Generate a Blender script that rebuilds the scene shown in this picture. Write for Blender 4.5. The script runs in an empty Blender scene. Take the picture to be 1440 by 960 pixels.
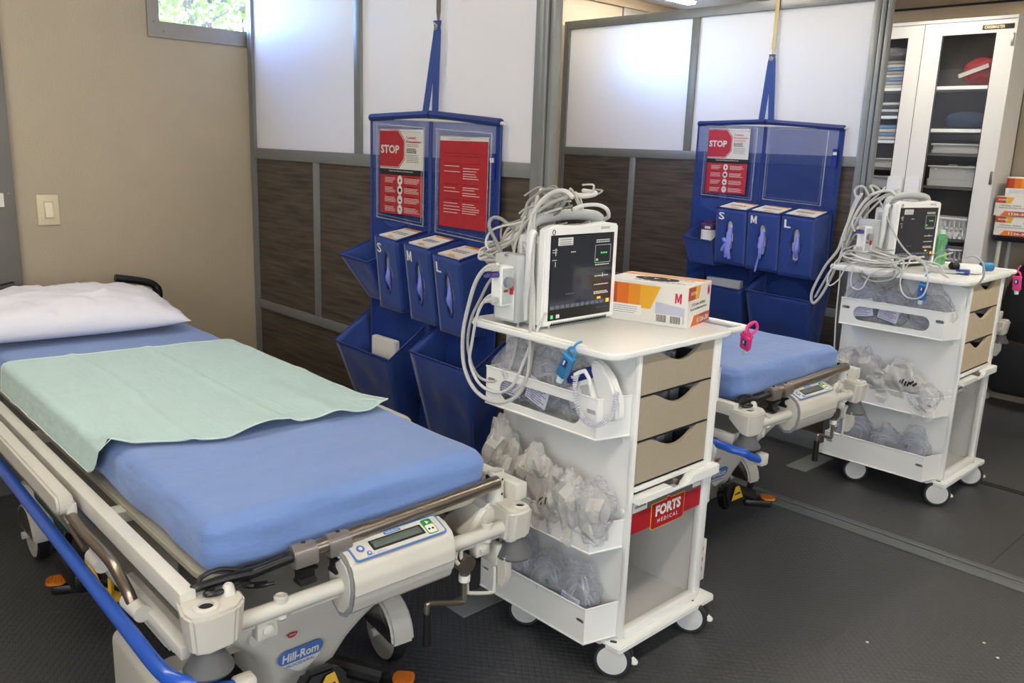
import bpy, bmesh, math, random
from mathutils import Vector, Matrix, noise
random.seed(7)
V = Vector; PI = math.pi
S = bpy.context.scene; COL = S.collection
# ------------------------------------------------------------------ camera
cam = bpy.data.cameras.new('camera'); co = bpy.data.objects.new('camera', cam); COL.objects.link(co)
yaw, pit, rol = .803, .2252, .03625
cy, sy, cp, sp, cr, sr = math.cos(yaw), math.sin(yaw), math.cos(pit), math.sin(pit), math.cos(rol), math.sin(rol)
F = V((-sy*cp, cy*cp, -sp)); R0 = V((cy, sy, 0)); U0 = R0.cross(F)
R = R0*cr + U0*sr; U = -R0*sr + U0*cr
co.matrix_world = Matrix(((R.x, U.x, -F.x, 0), (R.y, U.y, -F.y, 0), (R.z, U.z, -F.z, 1.55), (0, 0, 0, 1)))
cam.sensor_width = 36; cam.lens = 1199.2/1440*36; cam.clip_start = .02; cam.clip_end = 200
S.camera = co
# ------------------------------------------------------------------ world, lights, exposure
w = bpy.data.worlds.new('world'); S.world = w; w.use_nodes = True
nt = w.node_tree; bg = nt.nodes['Background']
sky = nt.nodes.new('ShaderNodeTexSky'); sky.sky_type = 'NISHITA'; sky.sun_disc = False
sky.sun_elevation = math.radians(48); sky.sun_rotation = math.radians(200); sky.altitude = 200
tint = nt.nodes.new('ShaderNodeMix'); tint.data_type = 'RGBA'; tint.blend_type = 'MULTIPLY'; tint.inputs[0].default_value = 1; tint.inputs[7].default_value = (.66, .84, 1.25, 1)
nt.links.new(sky.outputs[0], tint.inputs[6]); nt.links.new(tint.outputs[2], bg.inputs[0]); bg.inputs[1].default_value = 1.7
S.view_settings.view_transform = 'Standard'; S.view_settings.look = 'None'
S.view_settings.gamma = 1; S.view_settings.use_curve_mapping = False
S.view_settings.exposure = 1.04
def area(name, loc, direction, sx, sy_, power, col):
    l = bpy.data.lights.new(name, 'AREA'); l.shape = 'RECTANGLE'; l.size = sx; l.size_y = sy_
    l.energy = power; l.color = col
    o = bpy.data.objects.new(name, l); COL.objects.link(o); o.location = loc
    o.rotation_euler = V(direction).to_track_quat('-Z', 'Y').to_euler(); return o
# added area lamps: soft cool fill from behind and right of camera, unseen
area('fill_behind_camera', (.6, -2.3, 1.6), (-.25, 1, -.12), 3.0, 1.5, 62, (.84, .91, 1))
area('fill_right_side', (2.35, 1.6, 1.7), (-1, .05, -.18), 3.0, 1.1, 24, (.86, .93, 1))
# ------------------------------------------------------------------ materials
def lin(h):
    if isinstance(h, str):
        h = [int(h[i:i+2], 16)/255 for i in (0, 2, 4)]
    return tuple((c/12.92 if c <= .04045 else ((c+.055)/1.055)**2.4) for c in h) + (1,)
MC = {}
def mat(name, col, rough=.5, metal=0, bump=0, bs=60, var=0, vs=8, coat=0, emit=0, alpha=1, trans=0, spec=.5, sheen=0, stretch=None):
    if name in MC: return MC[name]
    m = bpy.data.materials.new(name); m.use_nodes = True; MC[name] = m
    n = m.node_tree.nodes; L = m.node_tree.links; b = n['Principled BSDF']
    c = lin(col); b.inputs['Base Color'].default_value = c
    b.inputs['Roughness'].default_value = rough; b.inputs['Metallic'].default_value = metal
    b.inputs['Coat Weight'].default_value = coat; b.inputs['Alpha'].default_value = alpha
    b.inputs['Transmission Weight'].default_value = trans; b.inputs['Specular IOR Level'].default_value = spec
    b.inputs['Sheen Weight'].default_value = sheen
    if emit: b.inputs['Emission Color'].default_value = c; b.inputs['Emission Strength'].default_value = emit
    tc = n.new('ShaderNodeTexCoord'); mp = n.new('ShaderNodeMapping'); L.new(tc.outputs['Object'], mp.inputs[0])
    if stretch: mp.inputs['Scale'].default_value = stretch
    if var:
        t = n.new('ShaderNodeTexNoise'); t.inputs['Scale'].default_value = vs; t.inputs['Detail'].default_value = 5
        L.new(mp.outputs[0], t.inputs['Vector'])
        r = n.new('ShaderNodeMapRange'); r.inputs[1].default_value = .3; r.inputs[2].default_value = .7
        r.inputs[3].default_value = 1-var; r.inputs[4].default_value = 1+var*.6; L.new(t.outputs[0], r.inputs[0])
        x = n.new('ShaderNodeVectorMath'); x.operation = 'SCALE'; x.inputs[0].default_value = c[:3]
        L.new(r.outputs[0], x.inputs['Scale']); L.new(x.outputs[0], b.inputs['Base Color'])
    if bump:
        t = n.new('ShaderNodeTexNoise'); t.inputs['Scale'].default_value = bs; t.inputs['Detail'].default_value = 4
        L.new(mp.outputs[0], t.inputs['Vector'])
        u = n.new('ShaderNodeBump'); u.inputs['Strength'].default_value = bump; u.inputs['Distance'].default_value = .004
        L.new(t.outputs[0], u.inputs['Height']); L.new(u.outputs[0], b.inputs['Normal'])
    return m
WALL = mat('wall_paint', 'AD9F88', .38, bump=.55, bs=140, var=.02)
CEIL = mat('ceiling_panel', 'B9A68A', .6, bump=.1, bs=60)
ALU = mat('grey_aluminium', '7E807F', .42, .35, var=.05, vs=20)
ALUW = mat('window_aluminium', '98928A', .4, .5, var=.05, vs=20)
DARKGAP = mat('dark_gap', '0B0B0C', .8)
WHITE = mat('white_plastic', 'ECECE8', .33, var=.015, vs=5)
WHITE2 = mat('white_enamel', 'E6E6E3', .4, var=.02, vs=4)
CREAM = mat('cream_enamel', 'CCC9C0', .36, var=.05, vs=14)
CREAMP = mat('cream_plastic', 'CAC6BC', .42, var=.04, vs=9)
BUMPG = mat('grey_rubber', '57585A', .6)
BLACKP = mat('black_plastic', '101012', .38)
BLACKR = mat('black_rubber', '17181A', .6)
STEEL = mat('brushed_steel', '9A9085', .3, .95, var=.06, vs=30)
BLUER = mat('blue_rail_coat', '1C54B8', .3, coat=.3, var=.06, vs=10)
SHEET = mat('blue_sheet', '6A87BF', .85, bump=.8, bs=17, stretch=(1, 1, 2.6), var=.05, vs=5, sheen=.3)
PADG = mat('green_pad', 'B0CBC6', .9, bump=.6, bs=40, stretch=(.6, 1.6, 1), var=.03, vs=10, sheen=.2)
PILW = mat('white_cotton', 'D8D7E0', .9, bump=.9, bs=11, stretch=(2.2, 1, 1), sheen=.2)
BEIGED = mat('beige_drawer', 'A99D88', .55, var=.04, vs=120, bump=.05, bs=200)
TAN = mat('pale_wood_drawer', 'C9B79A', .5, var=.05, vs=30)
CABLE = mat('grey_cable', 'B4B3AD', .45)
CABLE2 = mat('white_cable', 'D2D1CC', .4)
CABLE3 = mat('dark_grey_cable', '96958F', .5)
ORANGE = mat('orange_pad', 'D67A1E', .5)
YELLOW = mat('yellow_paint', 'E0B02C', .5)
REDM = mat('red_print', 'B3202C', .5)
MAGE = mat('magenta_print', 'C4124E', .5)
PAPER = mat('white_print', 'DDDAD2', .55)
INK = mat('black_print', '18181A', .6)
GREYINK = mat('grey_print', '6A6A70', .6)
PURPLE = mat('purple_plastic', '4C3F86', .45)
GLOVE = mat('violet_nitrile', '7E86D8', .5)
BLUEL = mat('blue_label_print', '4F77BE', .4)
TEALBLUE = mat('blue_gel', '4B9BD0', .2, trans=.5)
PINKG = mat('pink_silicone', 'E83C86', .4)
NAVY = mat('navy_plastic', '1D2C78', .35)
ORGP = mat('orange_print', 'D9781F', .45)
YELP = mat('amber_print', 'E4A52A', .45)
WARMRED = mat('brick_print', 'B3431F', .45)
GREENP = mat('green_print', '1D8A3C', .5)
LCD = mat('grey_lcd', '5D655F', .25)
GREYP = mat('grey_plastic', '8E9093', .45)
LGREY = mat('light_grey_plastic', 'B9BCBC', .45)
def nodes_mat(name):
    m = bpy.data.materials.new(name); m.use_nodes = True; MC[name] = m; n = m.node_tree.nodes
    return m, n, m.node_tree.links, n['Principled BSDF']
# wood laminate
m, n, L, b = nodes_mat('wood_laminate'); WOOD = m
tc = n.new('ShaderNodeTexCoord'); mp = n.new('ShaderNodeMapping'); mp.inputs['Scale'].default_value = (1.6, 1, 24)
t = n.new('ShaderNodeTexNoise'); t.inputs['Scale'].default_value = 2.4; t.inputs['Detail'].default_value = 8; t.inputs['Distortion'].default_value = .35
r = n.new('ShaderNodeValToRGB'); r.color_ramp.elements[0].position = .3; r.color_ramp.elements[0].color = lin('2E2721')
r.color_ramp.elements[1].position = .72; r.color_ramp.elements[1].color = lin('5D5146')
L.new(tc.outputs['Object'], mp.inputs[0]); L.new(mp.outputs[0], t.inputs['Vector']); L.new(t.outputs[0], r.inputs[0]); L.new(r.outputs[0], b.inputs['Base Color'])
b.inputs['Roughness'].default_value = .5
u = n.new('ShaderNodeBump'); u.inputs['Strength'].default_value = .15; u.inputs['Distance'].default_value = .003; L.new(t.outputs[0], u.inputs['Height']); L.new(u.outputs[0], b.inputs['Normal'])
# frosted acrylic
m, n, L, b = nodes_mat('frosted_acrylic'); FROST = m
b.inputs['Base Color'].default_value = lin('F4F4F6'); b.inputs['Roughness'].default_value = .55
b.inputs['Transmission Weight'].default_value = .5; b.inputs['IOR'].default_value = 1.3
out = n['Material Output']; tr = n.new('ShaderNodeBsdfTranslucent'); tr.inputs[0].default_value = lin('F2F2F6'); mx = n.new('ShaderNodeMixShader'); mx.inputs[0].default_value = .33
L.new(b.outputs[0], mx.inputs[1]); L.new(tr.outputs[0], mx.inputs[2]); L.new(mx.outputs[0], out.inputs[0])
# rubber floor: staggered oval studs
m, n, L, b = nodes_mat('studded_rubber'); FLOORM = m
b.inputs['Roughness'].default_value = .5; b.inputs['Base Color'].default_value = lin('454648')
tc = n.new('ShaderNodeTexCoord'); sx = n.new('ShaderNodeSeparateXYZ'); L.new(tc.outputs['Object'], sx.inputs[0])
def math_(op, a, bb=None):
    q = n.new('ShaderNodeMath'); q.operation = op
    for i, v in enumerate((a, bb)):
        if v is None: continue
        if hasattr(v, 'links'): L.new(v, q.inputs[i])
        else: q.inputs[i].default_value = v
    return q.outputs[0]
def studs(ox, oy):
    px, py = .032, .026
    a = math_('SUBTRACT', math_('FRACT', math_('ADD', math_('DIVIDE', sx.outputs[0], px), ox)), .5)
    c = math_('SUBTRACT', math_('FRACT', math_('ADD', math_('DIVIDE', sx.outputs[1], py), oy)), .5)
    d = math_('SQRT', math_('ADD', math_('MULTIPLY', a, a), math_('MULTIPLY', c, c)))
    q = n.new('ShaderNodeMapRange'); q.interpolation_type = 'SMOOTHSTEP'; L.new(d, q.inputs[0]); q.inputs[1].default_value = .24; q.inputs[2].default_value = .36; q.inputs[3].default_value = 1; q.inputs[4].default_value = 0
    return q.outputs[0]
hgt = math_('MAXIMUM', studs(0, 0), studs(.5, .5))
u = n.new('ShaderNodeBump'); u.inputs['Strength'].default_value = .55; u.inputs['Distance'].default_value = .0022; L.new(hgt, u.inputs['Height']); L.new(u.outputs[0], b.inputs['Normal'])
t = n.new('ShaderNodeTexNoise'); t.inputs['Scale'].default_value = 3; t.inputs['Detail'].default_value = 7; L.new(tc.outputs['Object'], t.inputs['Vector'])
r = n.new('ShaderNodeMapRange'); L.new(t.outputs[0], r.inputs[0]); r.inputs[3].default_value = .34; r.inputs[4].default_value = .48; L.new(r.outputs[0], b.inputs['Roughness'])
r2 = n.new('ShaderNodeValToRGB'); r2.color_ramp.elements[0].color = lin('404143'); r2.color_ramp.elements[1].color = lin('4C4D4F'); L.new(t.outputs[0], r2.inputs[0]); L.new(r2.outputs[0], b.inputs['Base Color'])
# blue mesh-like nylon
m, n, L, b = nodes_mat('blue_nylon'); NYLON = m
b.inputs['Base Color'].default_value = lin('17377E'); b.inputs['Roughness'].default_value = .55; b.inputs['Sheen Weight'].default_value = .2
tc = n.new('ShaderNodeTexCoord'); t = n.new('ShaderNodeTexNoise'); t.inputs['Scale'].default_value = 14; t.inputs['Detail'].default_value = 3
L.new(tc.outputs['Object'], t.inputs['Vector']); u = n.new('ShaderNodeBump'); u.inputs['Strength'].default_value = .35; u.inputs['Distance'].default_value = .01
L.new(t.outputs[0], u.inputs['Height']); L.new(u.outputs[0], b.inputs['Normal'])
NYLOND = mat('blue_binding', '12296A', .55)
# see-through blue mesh cloth (a real open weave)
m, n, L, b = nodes_mat('blue_mesh_cloth'); NETM = m
b.inputs['Base Color'].default_value = lin('183C8C'); b.inputs['Roughness'].default_value = .6
out = n['Material Output']; tr = n.new('ShaderNodeBsdfTransparent'); mx = n.new('ShaderNodeMixShader'); mx.inputs[0].default_value = .62
L.new(tr.outputs[0], mx.inputs[1]); L.new(b.outputs[0], mx.inputs[2]); L.new(mx.outputs[0], out.inputs[0])
def film(name, col, amt, rough=.12, bump=.5, bs=30, trl=.5):
    m, n, L, b = nodes_mat(name)
    b.inputs['Base Color'].default_value = lin(col); b.inputs['Roughness'].default_value = rough; b.inputs['Specular IOR Level'].default_value = .8
    out = n['Material Output']; tr = n.new('ShaderNodeBsdfTransparent'); mx = n.new('ShaderNodeMixShader')
    fr = n.new('ShaderNodeLayerWeight'); fr.inputs[0].default_value = .35
    mr = n.new('ShaderNodeMapRange'); mr.inputs[3].default_value = amt; mr.inputs[4].default_value = min(1, amt+.5); L.new(fr.outputs['Facing'], mr.inputs[0]); L.new(mr.outputs[0], mx.inputs[0])
    tc = n.new('ShaderNodeTexCoord'); t = n.new('ShaderNodeTexNoise'); t.inputs['Scale'].default_value = bs; t.inputs['Detail'].default_value = 3; t.inputs['Distortion'].default_value = 1.2
    L.new(tc.outputs['Object'], t.inputs['Vector']); u = n.new('ShaderNodeBump'); u.inputs['Strength'].default_value = bump; u.inputs['Distance'].default_value = .02
    L.new(t.outputs[0], u.inputs['Height']); L.new(u.outputs[0], b.inputs['Normal']); L.new(u.outputs[0], fr.inputs['Normal'])
    L.new(tr.outputs[0], mx.inputs[1]); L.new(b.outputs[0], mx.inputs[2]); L.new(mx.outputs[0], out.inputs[0])
    return m
FILM = film('clear_wrap', 'DADCE6', .10, .07, 1.0, 24)
FILMW = film('milky_bag', 'DDDBD6', .5, .2, .8, 18)
VINYL = film('clear_vinyl', '1C222E', .0, .06, .3, 9)
CLEARP = film('clear_plastic_shell', 'D5D8DE', .2, .12, .2, 12)
m, n, L, b = nodes_mat('window_glass'); GLASS = m
out = n['Material Output']; tr = n.new('ShaderNodeBsdfTransparent'); gl = n.new('ShaderNodeBsdfGlossy'); gl.inputs['Roughness'].default_value = .02
fr = n.new('ShaderNodeLayerWeight'); fr.inputs[0].default_value = .25; pw = n.new('ShaderNodeMath'); pw.operation = 'POWER'; pw.inputs[1].default_value = 4; L.new(fr.outputs['Facing'], pw.inputs[0]); pa = n.new('ShaderNodeMapRange'); pa.inputs[3].default_value = .03; pa.inputs[4].default_value = .6; L.new(pw.outputs[0], pa.inputs[0]); mx = n.new('ShaderNodeMixShader'); L.new(pa.outputs[0], mx.inputs[0]); L.new(tr.outputs[0], mx.inputs[1]); L.new(gl.outputs[0], mx.inputs[2]); L.new(mx.outputs[0], out.inputs[0])
GREENGEL = mat('green_gel', '7FD08A', .15, trans=.7)
LED = mat('led_diffuser', 'FFF7E8', .5, emit=23)
SCREEN = mat('lcd_screen', '2A2E38', .1, spec=.8)  # base colour lightened to stand in for reflections on the screen
SCRB = mat('lcd_black', '08080A', .15)
def emis(name, col, s):
    return mat(name, col, .5, emit=s)
SCW = emis('screen_white', 'BDBDB5', .16); SCG = emis('screen_green', '54C86A', .22); SCY = emis('screen_amber', 'E2B23A', .3); SCD = emis('screen_grey', '5A6070', .05)
# ------------------------------------------------------------------ mesh helpers
WL = {}
class MB:
    def __init__(s): s.v = []; s.f = []
    def add(s, bm, M=None):
        o = len(s.v); bm.verts.ensure_lookup_table()
        bm.verts.index_update()
        for q in bm.verts: s.v.append((M @ q.co) if M else q.co.copy())
        for q in bm.faces: s.f.append([o+x.index for x in q.verts])
        bm.free(); return s
    def raw(s, vs, fs, M=None):
        o = len(s.v)
        for q in vs: q = V(q); s.v.append(M @ q if M else q)
        for q in fs: s.f.append([o+i for i in q])
        return s
    def box(s, a, b, bev=0, M=None, seg=2):
        a, b = V(a), V(b); lo = V([min(a[i], b[i]) for i in range(3)]); hi = V([max(a[i], b[i]) for i in range(3)])
        bm = bmesh.new(); bmesh.ops.create_cube(bm, size=1)
        d = hi-lo; c = (hi+lo)/2
        for q in bm.verts: q.co = V((q.co.x*d.x, q.co.y*d.y, q.co.z*d.z)) + c
        if bev: bmesh.ops.bevel(bm, geom=bm.edges[:], offset=min(bev, min(d)*.49), segments=seg, affect='EDGES', profile=.5)
        return s.add(bm, M)
    def cyl(s, p0, p1, r0, r1=None, n=20, cap=True, M=None):
        r1 = r0 if r1 is None else r1; p0, p1 = V(p0), V(p1); d = p1-p0
        q = d.to_track_quat('Z', 'Y').to_matrix()
        vs = []
        for p, r in ((p0, r0), (p1, r1)):
            for i in range(n):
                a = 2*PI*i/n; vs.append(p + q @ V((r*math.cos(a), r*math.sin(a), 0)))
        fs = [(i, (i+1) % n, n+(i+1) % n, n+i) for i in range(n)]
        if cap: fs += [tuple(range(n))[::-1], tuple(range(n, 2*n))]
        return s.raw(vs, fs, M)
    def lathe(s, prof, p0, axis=(0, 0, 1), n=24, M=None):
        q = V(axis).to_track_quat('Z', 'Y').to_matrix(); p0 = V(p0); vs = []; fs = []
        for r, z in prof:
            for i in range(n):
                a = 2*PI*i/n; vs.append(p0 + q @ V((r*math.cos(a), r*math.sin(a), z)))
        for k in range(len(prof)-1):
            for i in range(n): fs.append((k*n+i, k*n+(i+1) % n, (k+1)*n+(i+1) % n, (k+1)*n+i))
        if prof[0][0] > 1e-5: fs.append(tuple(range(n))[::-1])
        if prof[-1][0] > 1e-5: fs.append(tuple(range((len(prof)-1)*n, len(prof)*n)))
        return s.raw(vs, fs, M)
    def tube(s, pts, r, n=8, smooth=6, closed=False, M=None, flat=1):
        P = [V(p) for p in pts]
        if smooth and len(P) > 2:
            Q = []; m = len(P)
            rng = range(m) if closed else range(m-1)
            for i in rng:
                if closed: a, b_, c, d = P[(i-1) % m], P[i], P[(i+1) % m], P[(i+2) % m]
                else: a, b_, c, d = P[max(i-1, 0)], P[i], P[i+1], P[min(i+2, m-1)]
                for k in range(smooth):
                    t = k/smooth
                    Q.append(.5*((2*b_)+(c-a)*t+(2*a-5*b_+4*c-d)*t*t+(3*b_-a-3*c+d)*t**3))
            if not closed: Q.append(P[-1])
            P = Q
        m = len(P); N = None; vs = []; fs = []
        for i in range(m):
            if closed: T = P[(i+1) % m]-P[i-1]
            else: T = P[min(i+1, m-1)]-P[max(i-1, 0)]
            if T.length < 1e-9: T = V((0, 0, 1))
            T.normalize()
            if N is None: N = T.orthogonal().normalized()
            N = (N - T*N.dot(T)); N = N.normalized() if N.length > 1e-6 else T.orthogonal().normalized()
            B = T.cross(N); rr = r(i/(m-1)) if callable(r) else r
            for k in range(n):
                a = 2*PI*k/n; vs.append(P[i] + N*math.cos(a)*rr + B*math.sin(a)*rr*flat)
        for i in range(m if closed else m-1):
            j = (i+1) % m
            for k in range(n): fs.append((i*n+k, i*n+(k+1) % n, j*n+(k+1) % n, j*n+k))
        if not closed: fs += [tuple(range(n))[::-1], tuple(range((m-1)*n, m*n))]
        return s.raw(vs, fs, M)
    def plate(s, outer, holes, th, M):
        """flat plate in local xy, extruded along +z by th, with holes"""
        bm = bmesh.new(); E = []
        for lp in [outer]+list(holes):
            vv = [bm.verts.new((p[0], p[1], 0)) for p in lp]
            for i in range(len(vv)): E.append(bm.edges.new((vv[i], vv[(i+1) % len(vv)])))
        bmesh.ops.triangle_fill(bm, use_beauty=True, use_dissolve=False, edges=E)
        g = bmesh.ops.extrude_face_region(bm, geom=bm.faces[:])
        for q in g['geom']:
            if isinstance(q, bmesh.types.BMVert): q.co.z += th
        bmesh.ops.recalc_face_normals(bm, faces=bm.faces[:])
        return s.add(bm, M)
    def prism(s, poly, th, M, bev=0):
        bm = bmesh.new(); vv = [bm.verts.new((p[0], p[1], 0)) for p in poly]; bm.faces.new(vv)
        g = bmesh.ops.extrude_face_region(bm, geom=bm.faces[:])
        for q in g['geom']:
            if isinstance(q, bmesh.types.BMVert): q.co.z += th
        bmesh.ops.recalc_face_normals(bm, faces=bm.faces[:])
        if bev: bmesh.ops.bevel(bm, geom=bm.edges[:], offset=bev, segments=2, affect='EDGES')
        return s.add(bm, M)
    def text(s, txt, c, right, up, w, h, bold=.02, ex=.0004):
        vs, fs, x0, x1, y0, y1 = textmesh(txt, bold)
        right, up = V(right).normalized(), V(up).normalized(); nn = right.cross(up); c = V(c)
        sx_ = w/(x1-x0); sy_ = h/(y1-y0); mx_, my_ = (x0+x1)/2, (y0+y1)/2
        o = len(s.v)
        for q in vs: s.v.append(c + right*(q.x-mx_)*sx_ + up*(q.y-my_)*sy_ + nn*ex)
        for q in fs: s.f.append([o+i for i in q])
        return s
    def build(s, name, m, parent=None, label=None, cat=None, group=None, kind=None, sharp=35, smooth=True):
        me = bpy.data.meshes.new(name)
        xs = [min(q[i] for q in s.v) for i in range(3)]; ys = [max(q[i] for q in s.v) for i in range(3)]
        c = V([(xs[i]+ys[i])/2 for i in range(3)])
        if parent is None: c.z = xs[2]
        me.from_pydata([q-c for q in s.v], [], s.f); me.update()
        bm = bmesh.new(); bm.from_mesh(me); bmesh.ops.recalc_face_normals(bm, faces=bm.faces[:]); bm.to_mesh(me); bm.free()
        if smooth:
            me.polygons.foreach_set('use_smooth', [True]*len(me.polygons))
            try: me.set_sharp_from_angle(angle=math.radians(sharp))
            except Exception: pass
        me.materials.append(m)
        o = bpy.data.objects.new(name, me); COL.objects.link(o); WL[o.name] = c
        if parent is not None: o.parent = parent; o.location = c - WL[parent.name]
        else: o.location = c
        return tag(o, label, cat, group, kind)
_T = {}
def textmesh(txt, bold):
    k = (txt, bold)
    if k in _T: return _T[k]
    if txt == 'M':
        P = [(0, 0), (0, 1), (.28, 1), (.5, .42), (.72, 1), (1, 1), (1, 0), (.76, 0), (.76, .62), (.57, .1), (.43, .1), (.24, .62), (.24, 0)]
        _T[k] = ([V((a, b, 0)) for a, b in P], [[0, 1, 11, 12], [1, 2, 11], [2, 10, 11], [2, 3, 10], [3, 9, 10], [3, 4, 9], [4, 8, 9], [4, 5, 8], [5, 6, 7, 8]], 0, 1, 0, 1); return _T[k]
    cu = bpy.data.curves.new('t', 'FONT'); cu.body = txt; cu.offset = bold; cu.resolution_u = 2
    o = bpy.data.objects.new('t', cu); COL.objects.link(o); dg = bpy.context.evaluated_depsgraph_get()
    me = bpy.data.meshes.new_from_object(o.evaluated_get(dg))
    vs = [q.co.copy() for q in me.vertices]; fs = [list(p.vertices) for p in me.polygons]
    bpy.data.objects.remove(o); bpy.data.curves.remove(cu); bpy.data.meshes.remove(me)
    x = [q.x for q in vs]; y = [q.y for q in vs]
    _T[k] = (vs, fs, min(x), max(x), min(y), max(y)); return _T[k]
def tag(o, label=None, cat=None, group=None, kind=None):
    if label: o['label'] = label
    if cat: o['category'] = cat
    if group: o['group'] = group
    if kind: o['kind'] = kind
    return o
def thing(name, loc, label=None, cat=None, group=None, kind=None):
    o = bpy.data.objects.new(name, None); COL.objects.link(o); o.location = loc; o.empty_display_size = .05
    WL[o.name] = V(loc); return tag(o, label, cat, group, kind)
def dup(root, loc, rotz=0, scale=1, label=None):
    r = root.copy(); COL.objects.link(r); r.location = loc; r.rotation_euler = (0, 0, rotz); r.scale = (scale,)*3
    if label: r['label'] = label
    def rec(a, b):
        for ch in list(a.children):
            c = ch.copy(); COL.objects.link(c); c.parent = b; rec(ch, c)
    rec(root, r); return r
def fr(o, x, y):
    """matrix mapping local xyz onto origin o, x axis, y axis and their cross product"""
    x, y = V(x).normalized(), V(y).normalized(); z = x.cross(y)
    return Matrix(((x.x, y.x, z.x, o[0]), (x.y, y.y, z.y, o[1]), (x.z, y.z, z.z, o[2]), (0, 0, 0, 1)))
def rrect(x0, y0, x1, y1, r, n=5):
    P = []
    for cx_, cy_, a0 in ((x1-r, y1-r, 0), (x0+r, y1-r, 90), (x0+r, y0+r, 180), (x1-r, y0+r, 270)):
        for i in range(n+1):
            a = math.radians(a0+90*i/n); P.append((cx_+r*math.cos(a), cy_+r*math.sin(a)))
    return P
def rotz(p, c, a):
    return Matrix.Translation(V(c)) @ Matrix.Rotation(a, 4, 'Z') @ Matrix.Translation(-V(c))

# ================================================================== SETTING
def struct(name, mb, m, **k): return mb.build(name, m, kind='structure', **k)
struct('floor', MB().box((-4.1, -2.5, -.06), (2.6, 6.35, 0)), FLOORM)
struct('ceiling', MB().box((-4.1, -2.5, 2.56), (2.6, 6.35, 2.64)), CEIL)
# left wall with two window openings, in local (y, z)
mb = MB(); mb.plate([(-2.5, 0), (6.35, 0), (6.35, 2.56), (-2.5, 2.56)],
    [[(1.60, 2.02), (2.72, 2.02), (2.72, 2.46), (1.60, 2.46)], [(4.85, 2.02), (6.0, 2.02), (6.0, 2.46), (4.85, 2.46)]], .1, fr((-4.1, 0, 0), (0, 1, 0), (0, 0, 1)))
struct('wall_left', mb, WALL, smooth=False)
struct('wall_back', MB().box((-4.1, 6.25, 0), (2.6, 6.35, 2.56)), WALL)
struct('wall_right', MB().box((2.5, -2.5, 0), (2.6, 6.25, 2.56)), WALL)
struct('wall_front', MB().box((-4, -2.5, 0), (2.5, -2.4, 2.56)), WALL)
# back wall top trim with bolts
t1 = struct('trim_1', MB().box((-4, 6.225, 2.43), (2.5, 6.25, 2.55), .004), mat('trim_beige', 'A39178', .45, .1))
for i in range(9):
    MB().lathe([(.009, 0), (.008, .003), (.003, .005), (0, .005)], (-3.7+.42*i, 6.225, 2.475), (0, -1, 0), 10).build('bolt', ALUW, t1)
struct('trim_2', MB().box((-4, 6.20, 2.55), (2.5, 6.25, 2.562)), DARKGAP)
# ceiling joint strips
struct('trim_3', MB().box((-4, 5.60, 2.548), (2.5, 5.66, 2.56), .003), mat('ceiling_joint', '4A4037', .6))
struct('trim_4', MB().box((-3.99, -2.4, 2.50), (-3.97, 6.2, 2.56), .003), mat('trim_beige', 'A39178', .45, .1))
# windows
def window(i, y0, y1, z0, z1):
    w_ = thing('window_%d' % i, (-4, (y0+y1)/2, z0), kind='structure')
    f = MB(); M_ = fr((-4.0, 0, 0), (0, 1, 0), (0, 0, 1))
    f.plate([(y0, z0), (y1, z0), (y1, z1), (y0, z1)], [[(y0+.052, z0+.062), (y1-.052, z0+.062), (y1-.052, z1-.052), (y0+.052, z1-.052)]], .014, M_)
    fl = f.build('flange', ALUW, w_, smooth=False)
    a, b_, c, d = y0+.045, y1-.045, z0+.052, z1-.045
    s_ = MB(); s_.plate([(a, c), (b_, c), (b_, d), (a, d)], [[(a+.016, c+.02), (b_-.016, c+.02), (b_-.016, d-.018), (a+.016, d-.018)]], .03, fr((-4.05, 0, 0), (0, 1, 0), (0, 0, 1)))
    s_.build('sash', ALUW, w_, smooth=False)
    MB().box((-4.04, a, c), (-4.034, b_, d)).build('pane', GLASS, w_)
    for k in range(3):
        MB().lathe([(.005, 0), (.004, .003), (0, .003)], (-3.986, y0+.028 if k < 1 else y0+.07+.4*(k-1), z0+.065 if k < 1 else z0+.028), (1, 0, 0), 10).build('screw', STEEL, w_)
    return w_
window(1, 1.556, 2.76, 1.965, 2.505)
window(2, 4.80, 6.05, 1.965, 2.505)
# grey steel door post at the far left
dr = thing('door_1', (-3.98, .72, 0), kind='structure')
MB().box((-4, .45, 0), (-3.965, .968, 2.3), .004).build('post', mat('door_grey', '77746E', .45, .2), dr)
MB().box((-3.965, .82, 1.50), (-3.955, .915, 1.62), .003).build('latch', BLACKP, dr)
MB().box((-3.965, .86, 1.235), (-3.962, .925, 1.29)).build('sticker', PAPER, dr)
MB().lathe([(.016, 0), (.016, .004), (0, .004)], (-3.965, .885, 1.215), (1, 0, 0), 14).build('hole_plug', BLACKP, dr)
MB().lathe([(.004, 0), (.003, .003), (0, .003)], (-3.965, .945, 1.29), (1, 0, 0), 8).build('screw', STEEL, dr)
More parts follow.
